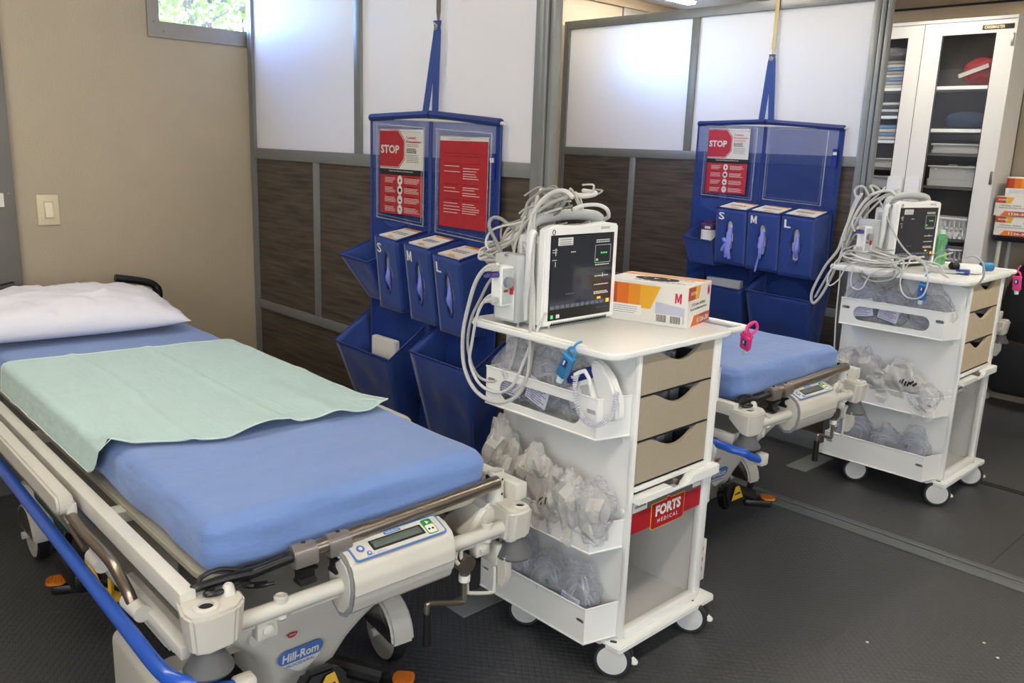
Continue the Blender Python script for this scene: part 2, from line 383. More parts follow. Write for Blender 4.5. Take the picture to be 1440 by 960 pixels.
# light switch
sw = thing('light_switch', (-4, 1.096, 1.15), 'cream rocker light switch on the beige wall above the bed pillow', 'light switch')
SWC = mat('ivory_plate', 'D2C6A4', .4)
MB().box((-4, 1.053, 1.152), (-3.993, 1.139, 1.280), .003).build('plate', SWC, sw)
MB().box((-3.994, 1.079, 1.18), (-3.990, 1.114, 1.252), .001).build('switch_frame', mat('ivory_dark', 'BDB08C', .4), sw)
MB().prism([(0, 1.184), (.004, 1.184), (.009, 1.20), (.002, 1.248), (0, 1.248)], .029, fr((-3.991, 1.082, 0), (1, 0, 0), (0, 0, 1)) @ Matrix.Rotation(0, 4, 'X') @ Matrix.Translation((0, 0, -.029))).build('rocker', mat('ivory_light', 'E4DABC', .35), sw)
for z in (1.165, 1.268): MB().lathe([(.003, 0), (0, .0015)], (-3.993, 1.096, z), (1, 0, 0), 8).build('screw', SWC, sw)
# floor seam strips
def strip(i, y0, y1):
    s_ = thing('trim_%d' % i, (-1, y0, 0), kind='structure')
    MB().box((-3.99, y0, 0), (2.5, y0+(y1-y0)*.62, .004), .0015).build('strip', mat('strip_grey', '6F7476', .4, .3), s_)
    MB().box((-3.99, y0+(y1-y0)*.66, 0), (2.5, y0+(y1-y0)*.74, .007), .002).build('track', mat('track_alu', 'A3A8AA', .3, .8), s_)
    MB().box((-3.99, y0+(y1-y0)*.8, 0), (2.5, y1, .004), .0015).build('strip', mat('strip_grey', '6F7476', .4, .3), s_)
    for k in range(16): MB().lathe([(.007, 0), (.005, .002), (0, .002)], (-3.7+.38*k, y0+(y1-y0)*.33, .004), (0, 0, 1), 8).build('screw', STEEL, s_)
strip(5, 3.40, 3.52)
struct('trim_6', MB().box((-1.7, 4.46, 0), (2.5, 4.475, .003)).box((-1.7, 4.49, 0), (2.5, 4.505, .003)), mat('seam_dark', '1B1C1E', .6))
struct('trim_7', MB().box((-.905, 3.56, 0), (-.902, 4.44, .0012)), mat('seam_dark', '1B1C1E', .6))
# small crumbs on the floor
for i, (x, y) in enumerate(((-.98, 2.62), (-.72, 2.92), (-.66, 2.86))):
    MB().lathe([(0, 0), (.006, .001), (.004, .003), (0, .004)], (x, y, 0), (0, 0, 1), 5).build('crumb', PAPER, None, 'tiny pale crumb lying on the grey studded floor in front of the cart', 'crumb', 'crumbs on the floor')
# ------------------------------------------------------------------ ceiling lights
def led(x, y0, y1, lab):
    t_ = thing('ceiling_light', (x, (y0+y1)/2, 2.53), lab, 'ceiling light')
    MB().box((x-.05, y0, 2.54), (x+.05, y1, 2.56), .003).build('housing', WHITE2, t_)
    MB().box((x-.035, y0+.01, 2.525), (x+.035, y1-.01, 2.541), .006).build('diffuser', LED, t_)
led(-3.64, 4.10, 5.10, 'slim white linear ceiling light above the third bay, nearest the window wall')
led(-2.2, 4.66, 5.75, 'linear ceiling light in the third bay, in front of the glazed cabinet')
led(-.4, 2.7, 5.9, 'linear ceiling light along the aisle beside the far cart')
led(-.4, -1.8, 1.8, 'linear ceiling light along the aisle above the camera')
led(-2.6, -.9, 1.3, 'linear ceiling light over the nearest stretcher')
led(-2.6, 2.4, 3.9, 'linear ceiling light over the second stretcher')
# ------------------------------------------------------------------ partitions
def partition(y, x1, zb, zm, zt, ux, lx, lab):
    """zb, zm: bottom and top of the lower and middle rails"""
    p = thing('partition', ((x1-3.97)/2, y, 0), lab, 'partition', 'bay partitions')
    x0 = -3.972; d = .017
    MB().box((x0, y-d, .01), (x0+.022, y+d, zt[1])).box((x0+.026, y-d, .01), (x0+.044, y+d, zt[1])).box((x0, y-d*.5, .01), (x0+.04, y+d*.5, zt[1]-.003)).build('post', ALU, p)
    # end post: several profiles side by side
    e = MB()
    for a, b_, g in ((-.085, -.05, 0), (-.045, -.024, .006), (-.019, 0, 0)): e.box((x1+a, y-d-g, .01), (x1+b_, y+d+g, zt[1]), .002)
    e.box((x1-.08, y-d*.4, .01), (x1-.003, y+d*.4, zt[1]-.003)); e.build('post', ALU, p)
    xl, xr = x0+.044, x1-.085
    for (a, b_) in ((.02, .11), zb, zm, zt): MB().box((xl, y-d, a), (xr, y+d, b_), .0015).build('rail', ALU, p)
    MB().box((ux, y-d*.95, zm[1]), (ux+.045, y+d*.95, zt[0]), .001).build('mullion', ALU, p)
    for q in lx: MB().box((q, y-d*.95, zb[1]), (q+.042, y+d*.95, zm[0]), .001).build('mullion', ALU, p)
    for a, b_ in ((xl, ux), (ux+.045, xr)): MB().box((a+.001, y-.003, zm[1]), (b_-.001, y+.003, zt[0])).build('frosted_panel', FROST, p, smooth=False)
    e = [xl] + sum([[q, q+.042] for q in lx], []) + [xr]
    for k in range(0, len(e), 2): MB().box((e[k], y-.007, zb[1]), (e[k+1], y+.007, zm[0])).build('wood_panel', WOOD, p, smooth=False)
    MB().box((xl, y-.007, .11), (xr, y+.007, zb[0])).build('wood_panel', WOOD, p, smooth=False)
    MB().box((x1-.11, y-.33, 0.001), (x1, y-.03, .008), .002).build('foot_plate', mat('plate_grey', '8D908C', .45, .3), p)
    return p
partition(2.03, -1.945, (.715, .757), (1.447, 1.497), (2.27, 2.31), -3.065, (-3.395, -2.72), 'grey framed partition behind the nearest bed, frosted panels over dark wood')
partition(4.22, -1.87, (.745, .79), (1.508, 1.558), (2.285, 2.335), -2.99, (-3.375, -2.72), 'grey framed partition behind the farther bed, its top rail in view')
# ------------------------------------------------------------------ tree outside window
tr_ = thing('tree', (-8.2, 3.2, 0), 'leafy tree with pale branches seen outside the small upper window', 'tree')
random.seed(3); mb = MB(); tips = []
def branch(p, d, r, n):
    q = p + d*(.75 if n < 4 else .9); mb.tube([p, (p+q)/2+V((random.uniform(-.08, .08), random.uniform(-.08, .08), 0)), q], lambda t: r*(1-.4*t), 6, 4)
    if n == 0: tips.append(q); return
    for _ in range(3 if n > 1 else 2):
        dd = (d*.75 + V((random.uniform(-.5, .5), random.uniform(-.6, .6), random.uniform(-.25, .45)))); branch(q, dd.normalized()*d.length*.88, r*.6, n-1); tips.append(q)
mb.cyl((-8.2, 3.2, 0), (-8.2, 3.2, 2.0), .14, .11)
for a in range(5): branch(V((-8.2, 3.2, 1.4+.15*a)), V((.5*math.cos(a*1.3), .9*math.sin(a*1.3), .55)), .06, 4)
mb.build('trunk', mat('bark', '8A7A66', .9), tr_)
mb = MB()
for q in tips:
    for _ in range(16):
        c = q + V([random.gauss(0, .2) for _ in range(3)]); a = V([random.uniform(-1, 1) for _ in range(3)]).normalized(); b_ = a.orthogonal()*.5
        s_ = .035; mb.raw([c-a*s_, c+b_*s_, c+a*s_, c-b_*s_], [(0, 1, 2, 3)])
mb.build('foliage', mat('leaf_green', 'A3B45C', .6), tr_, kind='stuff', smooth=False)
struct('ground', MB().box((-40, -30, -.4), (-4.15, 40, -.3)), mat('dry_ground', 'B0A48A', .9))

# ================================================================== STRETCHER
def stretcher(lab):
    B = thing('hospital_stretcher', (-1.45, 1.03, 0), lab, 'hospital bed', 'hospital stretchers')
    yl, yr = .575, 1.485
    for y in (yl, yr-.04):
        f = MB().box((-3.55, y, .655), (-1.47, y+(.033 if y < 1 else .04), .70), .004).build('frame_rail', CREAM, B)
    for x in (-2.05, -2.75, -3.4): MB().box((x, yl+.03, .63), (x+.05, yr-.03, .66), .004).build('crossmember', CREAM, B)
    # deck under the mattress
    d = MB(); P = rrect(-3.60, .655, -1.535, 1.405, .07); d.prism(P, .02, Matrix.Translation((0, 0, .650)), .004); d.build('deck', mat('deck_ivory', 'C6C1AE', .45), B)
    # corner blocks
    P = [(-1.62, .575), (-1.40, .56), (-1.385, .60), (-1.385, .66), (-1.43, .70), (-1.50, .715), (-1.60, .68), (-1.62, .63)]
    P = [(-1.50, .575), (-1.425, .560), (-1.397, .566), (-1.384, .595), (-1.390, .655), (-1.415, .682), (-1.465, .69), (-1.50, .655)]
    mb = MB(); vs = []; bm = bmesh.new(); lo = []; hi = []
    for x, y in P:
        cx_, cy_ = -1.44, .62
        lo.append(bm.verts.new((cx_+(x-cx_)*.86, cy_+(y-cy_)*.86, (.600 if x > -1.45 else .64)))); hi.append(bm.verts.new((x, y, .682)))
    k = len(P)
    for i in range(k): bm.faces.new((lo[i], lo[(i+1) % k], hi[(i+1) % k], hi[i]))
    bm.faces.new(lo[::-1]); bm.faces.new(hi); bmesh.ops.bevel(bm, geom=bm.edges[:], offset=.006, segments=2, affect='EDGES')
    cb = mb.add(bm).build('corner_block', CREAMP, B)
    MB().lathe([(.024, 0), (.024, .004), (.019, .006), (.015, .006), (.014, -.012), (0, -.012)], (-1.425, .607, .681), (0, 0, 1), 24).build('socket_ring', CREAM, cb)
    MB().cyl((-1.425, .607, .677), (-1.425, .607, .6825), .0135).build('socket_hole', DARKGAP, cb)
    MB().lathe([(.015, 0), (.013, .006), (.010, .018), (.007, .021), (0, .022)], (-1.448, .662, .681), (0, 0, 1), 18).build('button', CREAM, cb)
    # right corner: body, stub post, block
    bm = bmesh.new()
    A = [bm.verts.new(q) for q in ((-1.62, 1.30, .585), (-1.50, 1.30, .575), (-1.47, 1.44, .585), (-1.62, 1.47, .60), (-1.585, 1.375, .655), (-1.50, 1.37, .652), (-1.485, 1.435, .655), (-1.585, 1.45, .66))]
    for q in ((0, 1, 5, 4), (1, 2, 6, 5), (2, 3, 7, 6), (3, 0, 4, 7), (4, 5, 6, 7), (3, 2, 1, 0)): bm.faces.new([A[i] for i in q])
    bmesh.ops.bevel(bm, geom=bm.edges[:], offset=.012, segments=3, affect='EDGES')
    cb2 = MB().add(bm).build('corner_body', CREAMP, B)
    pb = MB(); pb.lathe([(.030, 0), (.022, .006), (.0205, .012), (.0205, .085), (.0175, .085), (.017, .03), (0, .03)], (-1.515, 1.415, .65), (0, 0, 1), 26)
    pb.build('stub_post', CREAM, B)
    MB().box((-1.531, 1.393, .69), (-1.497, 1.400, .722)).build('post_slot', DARKGAP, B)
    for z in (.675, .715): MB().lathe([(.004, 0), (.003, .001), (0, .001)], (-1.495, 1.419, z), (1, .1, 0), 8).build('screw', DARKGAP, B)
    bm = bmesh.new(); P2 = [(-1.51, 1.395), (-1.425, 1.380), (-1.410, 1.392), (-1.412, 1.448), (-1.425, 1.462), (-1.51, 1.468)]
    lo = [bm.verts.new((x+(-.01), y, .572)) for x, y in P2]; hi = [bm.verts.new((x, y, .657)) for x, y in P2]; k = len(P2)
    for i in range(k): bm.faces.new((lo[i], lo[(i+1) % k], hi[(i+1) % k], hi[i]))
    bm.faces.new(lo[::-1]); bm.faces.new(hi); bmesh.ops.bevel(bm, geom=bm.edges[:], offset=.008, segments=3, affect='EDGES')
    cb3 = MB().add(bm).build('corner_block', CREAMP, B)
    MB().lathe([(.020, 0), (.020, .004), (.016, .006), (.012, .006), (.011, -.01), (0, -.01)], (-1.44, 1.432, .656), (0, 0, 1), 22).build('socket_ring', CREAM, cb3)
    MB().cyl((-1.44, 1.432, .655), (-1.44, 1.432, .6578), .011).build('socket_hole', DARKGAP, cb3)
    # bumpers
    for (x, y, z) in ((-1.425, .607, .60), (-1.45, 1.425, .570)):
        MB().lathe([(.024, .006), (.028, -.008), (.035, -.022), (.045, -.038), (.048, -.043), (.046, -.048), (.04, -.048), (0, -.046)], (x, y, z), (0, 0, 1), 28).build('bumper', BUMPG, B)
    # foot bar with rings
    xb, zb_ = -1.455, .607
    fb = MB().cyl((xb, .66, zb_), (xb, 1.40, zb_), .0175, n=24).build('foot_bar', CREAM, B)
    for y in (.775, 1.335):
        MB().lathe([(.0125, .012), (.0145, .014), (.0145, .026), (.0105, .028), (.009, .018), (0, .018)], (xb, y, zb_), (0, 0, 1), 20).build('bar_socket', CREAM, fb); MB().lathe([(.012, -.012), (.013, -.022), (.009, -.027), (0, -.027)], (xb, y, zb_), (0, 0, 1), 16).build('bar_socket', CREAM, fb)
    MB().box((xb-.03, .68, .575), (xb-.005, 1.40, .592), .004).build('lower_flange', CREAM, B)
    # scale display module
    pr_ = [(-.052, .066), (-.030, .078), (-.005, .075), (.027, .058), (.043, .033), (.047, .0), (.040, -.042), (.02, -.068), (-.01, -.076), (-.04, -.056), (-.055, 0)]
    M_ = fr((xb, .915, zb_), (1, 0, 0), (0, 0, 1)) @ Matrix.Translation((0, 0, -.292))
    hs = MB().prism(pr_, .292, M_, .010).build('display_housing', CREAMP, B, sharp=50)
    MB().prism([(a*1.012, b_*1.012) for a, b_ in pr_], .0015, fr((xb, .918, zb_), (1, 0, 0), (0, 0, 1)) @ Matrix.Translation((0, 0, -.0015))).build('seam', GREYP, hs)
    MB().box((xb-.05, .921, zb_-.0007-.012), (xb+.0482, 1.204, zb_+.0007-.012)).build('seam', GREYP, hs)
    a_, b_ = V((xb-.020, 0, zb_+.0775)), V((xb+.028, 0, zb_+.0580)); dn = (b_-a_).normalized()
    O = V((xb+.0025, 1.062, zb_+.0695)); rt = V((0, 1, 0)); up = (a_-b_).normalized()
    nn = rt.cross(up); PM = fr(O+nn*.0005, rt, up)
    MB().prism(rrect(-.124, -.031, .124, .029, .008), .0022, PM).build('display_border', BLUEL, hs)
    MB().prism(rrect(-.120, -.027, .120, .025, .006), .0028, PM).build('display_plate', mat('plate_ivory', 'C9C8BE', .4), hs)
    MB().prism(rrect(-.072, -.016, .070, .013, .002), .0034, PM).build('screen_frame', INK, hs)
    MB().prism(rrect(-.066, -.011, .064, .009, .001), .0040, PM).build('screen', LCD, hs)
    MB().prism(rrect(.076, -.023, .104, .022, .005), .0036, PM).build('key_panel', GREENP, hs)
    MB().prism(rrect(.078, -.021, .102, .004, .004), .0040, PM).build('key_panel', PAPER, hs)
    MB().prism(rrect(-.025, .0155, .02, .0235, .003), .0034, PM).build('badge', BLUEL, hs)
    MB().text('Hill-Rom', PM @ V((-.0025, .0195, .0036)), rt, up, .034, .0045).build('lettering', PAPER, hs)
    for q, r_ in (((-.098, .0), .0095), ((-.085, -.018), .006)):
        MB().cyl(PM @ V((*q, .002)), PM @ V((*q, .0042)), r_, n=20).build('key', BLUEL, hs)
        MB().cyl(PM @ V((*q, .0042)), PM @ V((*q, .0046)), r_*.5, n=6).build('key_mark', PAPER, hs)
    MB().text('ZERO   SCALE', PM @ V((-.07, -.0235, .003)), rt, up, .05, .003).build('lettering', BLUEL, hs)
    for dx_ in (.084, .094): MB().cyl(PM @ V((dx_, -.009, .004)), PM @ V((dx_, -.009, .0046)), .003, n=10).build('key_mark', INK, hs)
    MB().cyl(PM @ V((.09, .012, .0036)), PM @ V((.09, .012, .0044)), .006, n=3).build('key_mark', PAPER, hs)
    # folded pole lying across the foot end
    xp, zp = -1.495, .712
    MB().cyl((xp+.012, .86, zp-.014), (xp, 1.40, zp), .0175, n=24).build('folded_pole', STEEL, B)
    MB().cyl((xp+.0095, .95, zp-.011), (xp+.0085, 1.0, zp-.010), .0195, n=24).build('pole_collar', STEEL, B)
    for y in (.815, .898):
        P = [(-.021, -.014), (-.021, .008), (-.012, .019), (.004, .021), (.017, .015), (.021, .004), (.021, -.024), (.014, -.028), (-.014, -.028)]
        c_ = MB().prism(P, .055, fr((xp+.012, y+.055, zp-.014), (1, 0, 0), (0, 0, 1)), .002).build('pole_clamp', mat('clamp_steel', 'A39A94', .38, .8), B)
        MB().prism([(-.024, 0), (.028, 0), (.022, -.008), (.010, -.014), (.010, -.026), (.022, -.034), (.02, -.040), (-.012, -.040), (-.014, -.034), (-.006, -.026), (-.006, -.014), (-.018, -.008)], .04, fr((xp+.012, y+.05, zp-.042), (1, 0, 0), (0, 0, 1)), .0015).build('clamp_foot', BLACKP, c_)
        MB().lathe([(.005, 0), (.004, .003), (0, .004)], (xp+.010, y+.03, zp+.006), (0, 0, 1), 10).build('screw', BLACKP, c_)
    xp += .012; zp -= .018
    MB().cyl((xp+.001, .70, zp-.006), (xp, .83, zp+.002), .0125, n=18).build('pole_grip', BLACKP, B)
    h = MB(); h.tube([(xp+.01, .72, zp), (xp+.012, .67, zp+.006), (xp+.006, .615, zp+.004), (xp-.01, .60, zp-.006)], lambda t: .012-.005*t, 10)
    h.tube([(xp+.004, .70, zp+.012), (xp-.012, .665, zp+.018), (xp-.014, .63, zp+.012), (xp, .62, zp+.004), (xp+.004, .64, zp)], .005, 8)
    h.tube([(xp+.02, .71, zp-.012), (xp+.034, .685, zp-.006), (xp+.034, .64, zp-.004), (xp+.022, .622, zp-.006), (xp+.014, .64, zp-.004)], .0058, 8)
    h.build('pole_hook', BLACKP, B)
    # small latch and bracket under the bar
    MB().tube([(-1.50, .71, .66), (-1.49, .735, .655), (-1.485, .76, .652)], .007, 8).tube([(-1.495, .728, .655), (-1.47, .748, .66), (-1.46, .765, .663)], .004, 8).build('latch', BLACKP, B)
    for y in (.72, 1.30):
        MB().box((xb-.025, y, .548), (xb+.004, y+.045, .592), .004).lathe([(.012, 0), (.012, .006), (.006, .008), (0, .008)], (xb+.004, y+.022, .57), (1, 0, 0), 12).build('bar_bracket', CREAM, B)
    # side rails (folded) and blue bars, both sides
    for sgn in (-1, 1):
        Y = lambda y: y if sgn < 0 else 2.06-y
        MB().prism(rrect(-3.15, -.026, -2.05, .026, .024), .038, fr((0, Y(.538)+.018, .685), (1, 0, 0), (0, 0, 1)), .006).build('side_rail', CREAMP, B)
        MB().box((-2.09, Y(.550)-.012, .63), (-2.05, Y(.550)+.012, .69), .006).build('rail_end', CREAM, B)
        MB().tube([(-2.08, Y(.550), .655), (-2.04, Y(.548), .655), (-1.97, Y(.546), .652), (-1.84, Y(.546), .655), (-1.76, Y(.547), .650), (-1.70, Y(.551), .62), (-1.675, Y(.555), .595)], .0125, 12).build('rail_tube', STEEL, B)
        MB().tube([(-3.1, Y(.543), .655), (-2.6, Y(.543), .652), (-2.3, Y(.543), .65), (-2.1, Y(.543), .64), (-1.95, Y(.545), .615)], .0085, 10).build('rail_tube', STEEL, B)
        MB().cyl((-1.94, Y(.556), .60), (-1.87, Y(.556), .60), .017, n=16).build('pivot_sleeve', CREAM, B); MB().cyl((-1.71, Y(.556), .588), (-1.635, Y(.56), .588), .018, n=16).build('pivot_sleeve', CREAM, B)
        MB().box((-3.3, Y(.580)-.012, .565), (-1.46, Y(.580)+.012, .592), .003).build('lower_beam', CREAM, B)
        bl = MB(); zz = .61; yb_ = .528
        pts = [(-3.45, Y(.56), zz), (-3.42, Y(.538), zz), (-3.35, Y(yb_), zz)] + [(-3.3+.19*i, Y(yb_), zz-.005*i) for i in range(10)] + [(-1.50, Y(yb_+.001), .561), (-1.44, Y(.536), .556), (-1.405, Y(.560), .548), (-1.395, Y(.595), .528), (-1.395, Y(.645), .508)]
        if sgn < 0: MB().box((-1.414, .642, .482), (-1.378, .684, .526), .007).build('end_cap', CREAMP, B)
        if sgn > 0: pts = pts[:-5] + [(-1.56, Y(.55), .555), (-1.50, Y(.60), .552), (-1.455, Y(.645), .545)]
        bl.tube(pts, .0155, 12, 5, flat=.8); bl.build('side_push_bar', BLUER, B)
    # right end: bracket with cap and loop
    MB().box((-1.62, 1.375, .50), (-1.46, 1.40, .555), .004).build('bracket', CREAM, B)
    MB().prism([(-.018, 0), (.02, 0), (.024, -.055), (.004, -.092), (-.018, -.088)], .022, fr((-1.45, 1.402, .535), (1, 0, 0), (0, 0, 1)), .004).build('end_cap', CREAMP, B)
    MB().tube([(-1.46, 1.28, .535), (-1.46, 1.28, .47), (-1.46, 1.29, .455), (-1.46, 1.36, .432), (-1.46, 1.37, .442), (-1.46, 1.37, .50)], .005, 8, 5).build('loop_bracket', CREAM, B)
    # base: long cover, foot-end cowl, columns
    bs = MB(); bs.prism([(-3.45, .22), (-1.92, .22), (-1.88, .28), (-1.90, .36), (-1.98, .40), (-3.35, .40), (-3.45, .34)], .40, fr((0, 1.23, 0), (1, 0, 0), (0, 0, 1)), .012)
    bs.build('base_cover', mat('base_cream', 'BFB9AA', .45, var=.04), B)
    bm = bmesh.new(); rows = []
    for z, y0, y1, x in ((.40, .76, 1.45, -1.79), (.375, .77, 1.44, -1.775), (.335, .80, 1.34, -1.78), (.30, .84, 1.27, -1.785), (.265, .875, 1.21, -1.79), (.225, .90, 1.165, -1.80), (.17, .92, 1.13, -1.815), (.10, .935, 1.11, -1.84)):
        row = []
        for t in [i/16 for i in range(17)]:
            y = y0+(y1-y0)*t; e = min(t, 1-t); row.append(bm.verts.new((x-.05*max(0, 1-e/.12)**2, y, z)))
        row2 = [bm.verts.new((x-.22, y0+(y1-y0)*(1-i/16), z)) for i in range(17)]
        rows.append(row+row2)
    for a, b_ in zip(rows, rows[1:]):
        k = len(a)
        for i in range(k): bm.faces.new((a[i], a[(i+1) % k], b_[(i+1) % k], b_[i]))
    bm.faces.new(rows[0]); bm.faces.new(rows[-1][::-1])
    cw = MB().add(bm).build('foot_cowl', CREAMP, B, sharp=45)
    # emblem
    up = V((-.03, 0, .06)).normalized() * 1; up = V((-(-.06+.0)*0 + .40, 0, 1)).normalized()
    n0 = V((1, 0, -.42)).normalized(); rt = V((0, 1, 0)); upv = n0.cross(rt); upv = V((.22, 0, 1)).normalized()
    EO = V((-1.795, .995, .240)); EM = fr(EO+V((.006, 0, 0)), rt, upv) @ Matrix.Scale(1.12, 4)
    MB().prism(rrect(-.058, -.015, .058, .025, .019), .002, EM).build('emblem', BLUEL, cw)
    MB().prism([(-.044, -.017), (.054, -.017), (.018, -.055), (.006, -.056)], .002, EM).build('emblem_shield', PAPER, cw)
    MB().text('Hill-Rom', EM @ V((0, .004, .0022)), rt, upv, .105, .029, .03).build('lettering', PAPER, cw)
    MB().text('PROCEDURAL', EM @ V((.002, -.0235, .0022)), rt, upv, .083, .010, .02).build('lettering', BLUEL, cw)
    MB().prism([(.014*math.cos(a), .014*math.sin(a)) for a in [PI+PI*i/12 for i in range(13)]], .002, fr(EO+upv*.082+V((.004, -.03, 0)), rt, upv)).build('round_sticker', REDM, cw)
    MB().text('037', EO+upv*.078+V((.0066, -.03, 0)), rt, upv, .018, .006, .02).build('lettering', PAPER, cw)
    MB().cyl((-1.80, .87, .345), (-1.77, .87, .343), .022).build('knockout', CREAM, cw)
    for x in (-2.0, -3.1):
        MB().cyl((x, 1.03, .38), (x, 1.03, .56), .07, n=24).cyl((x, 1.03, .55), (x, 1.03, .65), .055, n=24).build('lift_column', mat('column_grey', '8C8A84', .45), B)
    # inner tray with oval hole
    tr = MB(); tr.prism(rrect(-2.05, .63, -1.66, .80, .05), .05, Matrix.Translation((0, 0, .43)), .012); trr = tr.build('foot_tray', CREAMP, B)
    for x in (-1.95, -1.73): MB().cyl((x, .70, .478), (x, .70, .4815), .018, n=16).build('tray_hole', DARKGAP, trr)
    # casters
    def caster(x, y, sx_, ang=0):
        CM = rotz(0, (x, y, 0), ang); c = MB(); P = []
        for i in range(13):
            a = PI*(i/12); P.append((.112*math.cos(a)*sx_, .105+.115*math.sin(a)))
        c.prism(P[:13]+[(-.098*sx_, .10)]+[(.100*math.cos(a)*sx_*-1, .10+.100*math.sin(a)) for a in [.25+.45*i for i in range(5)]]+[(.02*sx_, .17), (.1*sx_, .115)][:0]+[(.085*sx_, .15), (.1*sx_, .10)], .075, CM @ fr((x, y+.0375, 0), (1, 0, 0), (0, 0, 1)), .008)
        c.cyl((x+.0*sx_, y, .19), (x, y, .30), .035, n=18)
        k = c.build('caster_hood', CREAMP, B)
        MB().lathe([(.06, -.017), (.09, -.021), (.098, -.016), (.10, 0), (.098, .016), (.09, .021), (.06, .017)], (x, y, .10), CM.to_3x3() @ V((0, 1, 0)), 32).build('wheel', BLACKR, k)
        MB().lathe([(0, -.024), (.02, -.024), (.05, -.021), (.088, -.022), (.088, .022), (.05, .021), (.02, .024), (0, .024)], (x, y, .10), CM.to_3x3() @ V((0, 1, 0)), 32).build('wheel_disc', mat('disc_ivory', 'C8C3B5', .4), k)
        MB().cyl((x, y-.05, .10), (x, y+.05, .10), .014, n=14, M=CM).build('axle', CREAM, k)
    caster(-1.94, 1.365, 1, -.1); caster(-1.86, .70, 1); caster(-3.28, .735, -1); caster(-3.28, 1.345, -1)
    MB().box((-2.06, .612, .10), (-1.74, .665, .335), .026, seg=5).build('caster_cover', CREAMP, B)
    # cowls joining casters and base
    for x in (-1.90, -3.28): MB().box((x-.06, .74, .30), (x+.06, 1.345, .36), .02).build('caster_beam', CREAMP, B)
    # crank
    ck = MB(); ck.tube([(-1.45, 1.262, .505), (-1.45, 1.262, .46), (-1.45, 1.252, .447), (-1.45, 1.16, .478), (-1.45, 1.148, .474), (-1.45, 1.148, .44)], .0065, 10, 6); cko = ck.build('crank', STEEL, B)
    MB().cyl((-1.45, 1.148, .455), (-1.45, 1.148, .372), .0105, .012, n=16).build('crank_grip', BLACKP, cko)
    MB().cyl((-1.45, 1.262, .50), (-1.45, 1.262, .535), .013, n=16).cyl((-1.62, 1.262, .55), (-1.435, 1.262, .55), .022, n=20).build('crank_socket', STEEL, B)
    MB().cyl((-1.45, 1.262, .503), (-1.45, 1.262, .520), .0145, n=16).build('crank_label', PAPER, cko)
    MB().tube([(-1.45, 1.235, .59), (-1.45, 1.232, .57), (-1.44, 1.235, .558)], .005, 8).tube([(-1.45, 1.25, .59), (-1.45, 1.25, .565), (-1.44, 1.256, .55)], .005, 8).build('release_hook', CREAM, B)
    # pedals
    def pedal(x, y, z, a, colr, tall):
        M_ = rotz(0, (x, y, z), a)
        p = MB().box((x-.02, y-.035, z-.025), (x+.10, y+.035, z+.01), .012, M_).build('pedal', BLACKP, B)
        MB().prism(rrect(-.03, -.028, .03, .028, .02), .008, M_ @ Matrix.Translation((x+.085, y, z+.008))).build('pedal_pad', colr, p)
        g = MB()
        for i in range(6): g.box((x+.062+i*.009, y-.022, z+.016), (x+.065+i*.009, y+.022, z+.0185), 0, M_)
        g.build('pad_grip', colr, p)
    pedal(-1.765, 1.205, .085, .75, ORANGE, 1)
    MB().tube([(-1.88, 1.06, .16), (-1.80, 1.13, .14), (-1.745, 1.21, .105)], .026, 10).build('pedal_arm', BLACKP, B)
    wm = MB().prism([(-.06, -.05), (.075, -.05), (.085, .0), (.05, .045), (-.03, .05), (-.06, .02)], .05, fr((-1.765, 1.02, .15), (0, 1, 0), (-.35, 0, 1)), .012).build('pedal_housing', BLACKP, B)
    MB().prism([(-.035, -.02), (.045, -.02), (.035, .03), (.01, .028)], .0015, fr((-1.711, 1.02, .17), (0, 1, 0), (-.35, 0, 1))).build('warning_label', YELLOW, wm)
    MB().prism([(-.01, -.004), (.028, -.004), (.028, .004), (-.01, .0)], .0024, fr((-1.711, 1.023, .172), (0, 1, 0), (-.35, 0, 1))).build('label_mark', INK, wm)
    pedal(-2.62, .72, .19, 4.3, ORANGE, 1)
    MB().tube([(-2.22, .62, .46), (-2.17, .62, .415), (-2.10, .62, .40), (-2.05, .62, .43), (-2.04, .62, .48)], .011, 10, flat=.6).tube([(-2.14, .62, .40), (-2.08, .66, .39), (-2.02, .66, .42)], .012, 8).build('yellow_hook', YELLOW, B)
    MB().tube([(-2.70, .72, .36), (-2.60, .66, .30), (-2.45, .68, .27), (-2.30, .75, .27)], .018, 10).box((-2.66, .64, .23), (-2.46, .72, .30), .02).build('pedal_linkage', BLACKP, B)
    MB().cyl((-2.9, .70, .40), (-2.62, .70, .40), .045, n=24).build('oxygen_cylinder', mat('cylinder_green', '0F4A3C', .35), B)
    MB().box((-2.46, .665, .50), (-2.30, .672, .60), .003).build('side_decal', mat('decal_blue', '2A5FA8', .4), B)
    MB().text('Rom', (-2.375, .6635, .55), (1, 0, 0), (0, 0, 1), .09, .035, .03).build('lettering', PAPER, B)
    MB().box((-3.3, .672, .44), (-1.75, .682, .64), .01).build('side_skirt', mat('skirt_grey', '77736A', .5), B)
    # push handles at the head
    for y, s_ in ((1.42, -1), (.64, 1)):
        MB().tube([(-3.62, y-.03*(y > 1), .66), (-3.72, y-.03*(y > 1), .76), (-3.75, y-.03*(y > 1), .85)], .016, 12).build('handle_post', BLACKP, B)
        MB().tube([(-3.75, y-.03*(y > 1), .83), (-3.75, y-.025*(y > 1), .872), (-3.75, y+.045*s_, .905), (-3.75, y+.10*s_, .925), (-3.75, y+.20*s_, .945)], lambda t: .019 if t < .4 else .0165, 14).build('push_handle', BLACKP, B)
    return B
bed = stretcher('nearest hospital stretcher, cream frame and blue side bar, carrying pillow and green pad')
bed.rotation_euler.z = math.radians(-1.1)
TB = rotz(0, (-1.45, 1.03, 0), math.radians(-1.1))
DX2, DY2, A2 = -.02, 1.965, math.radians(-2.3)
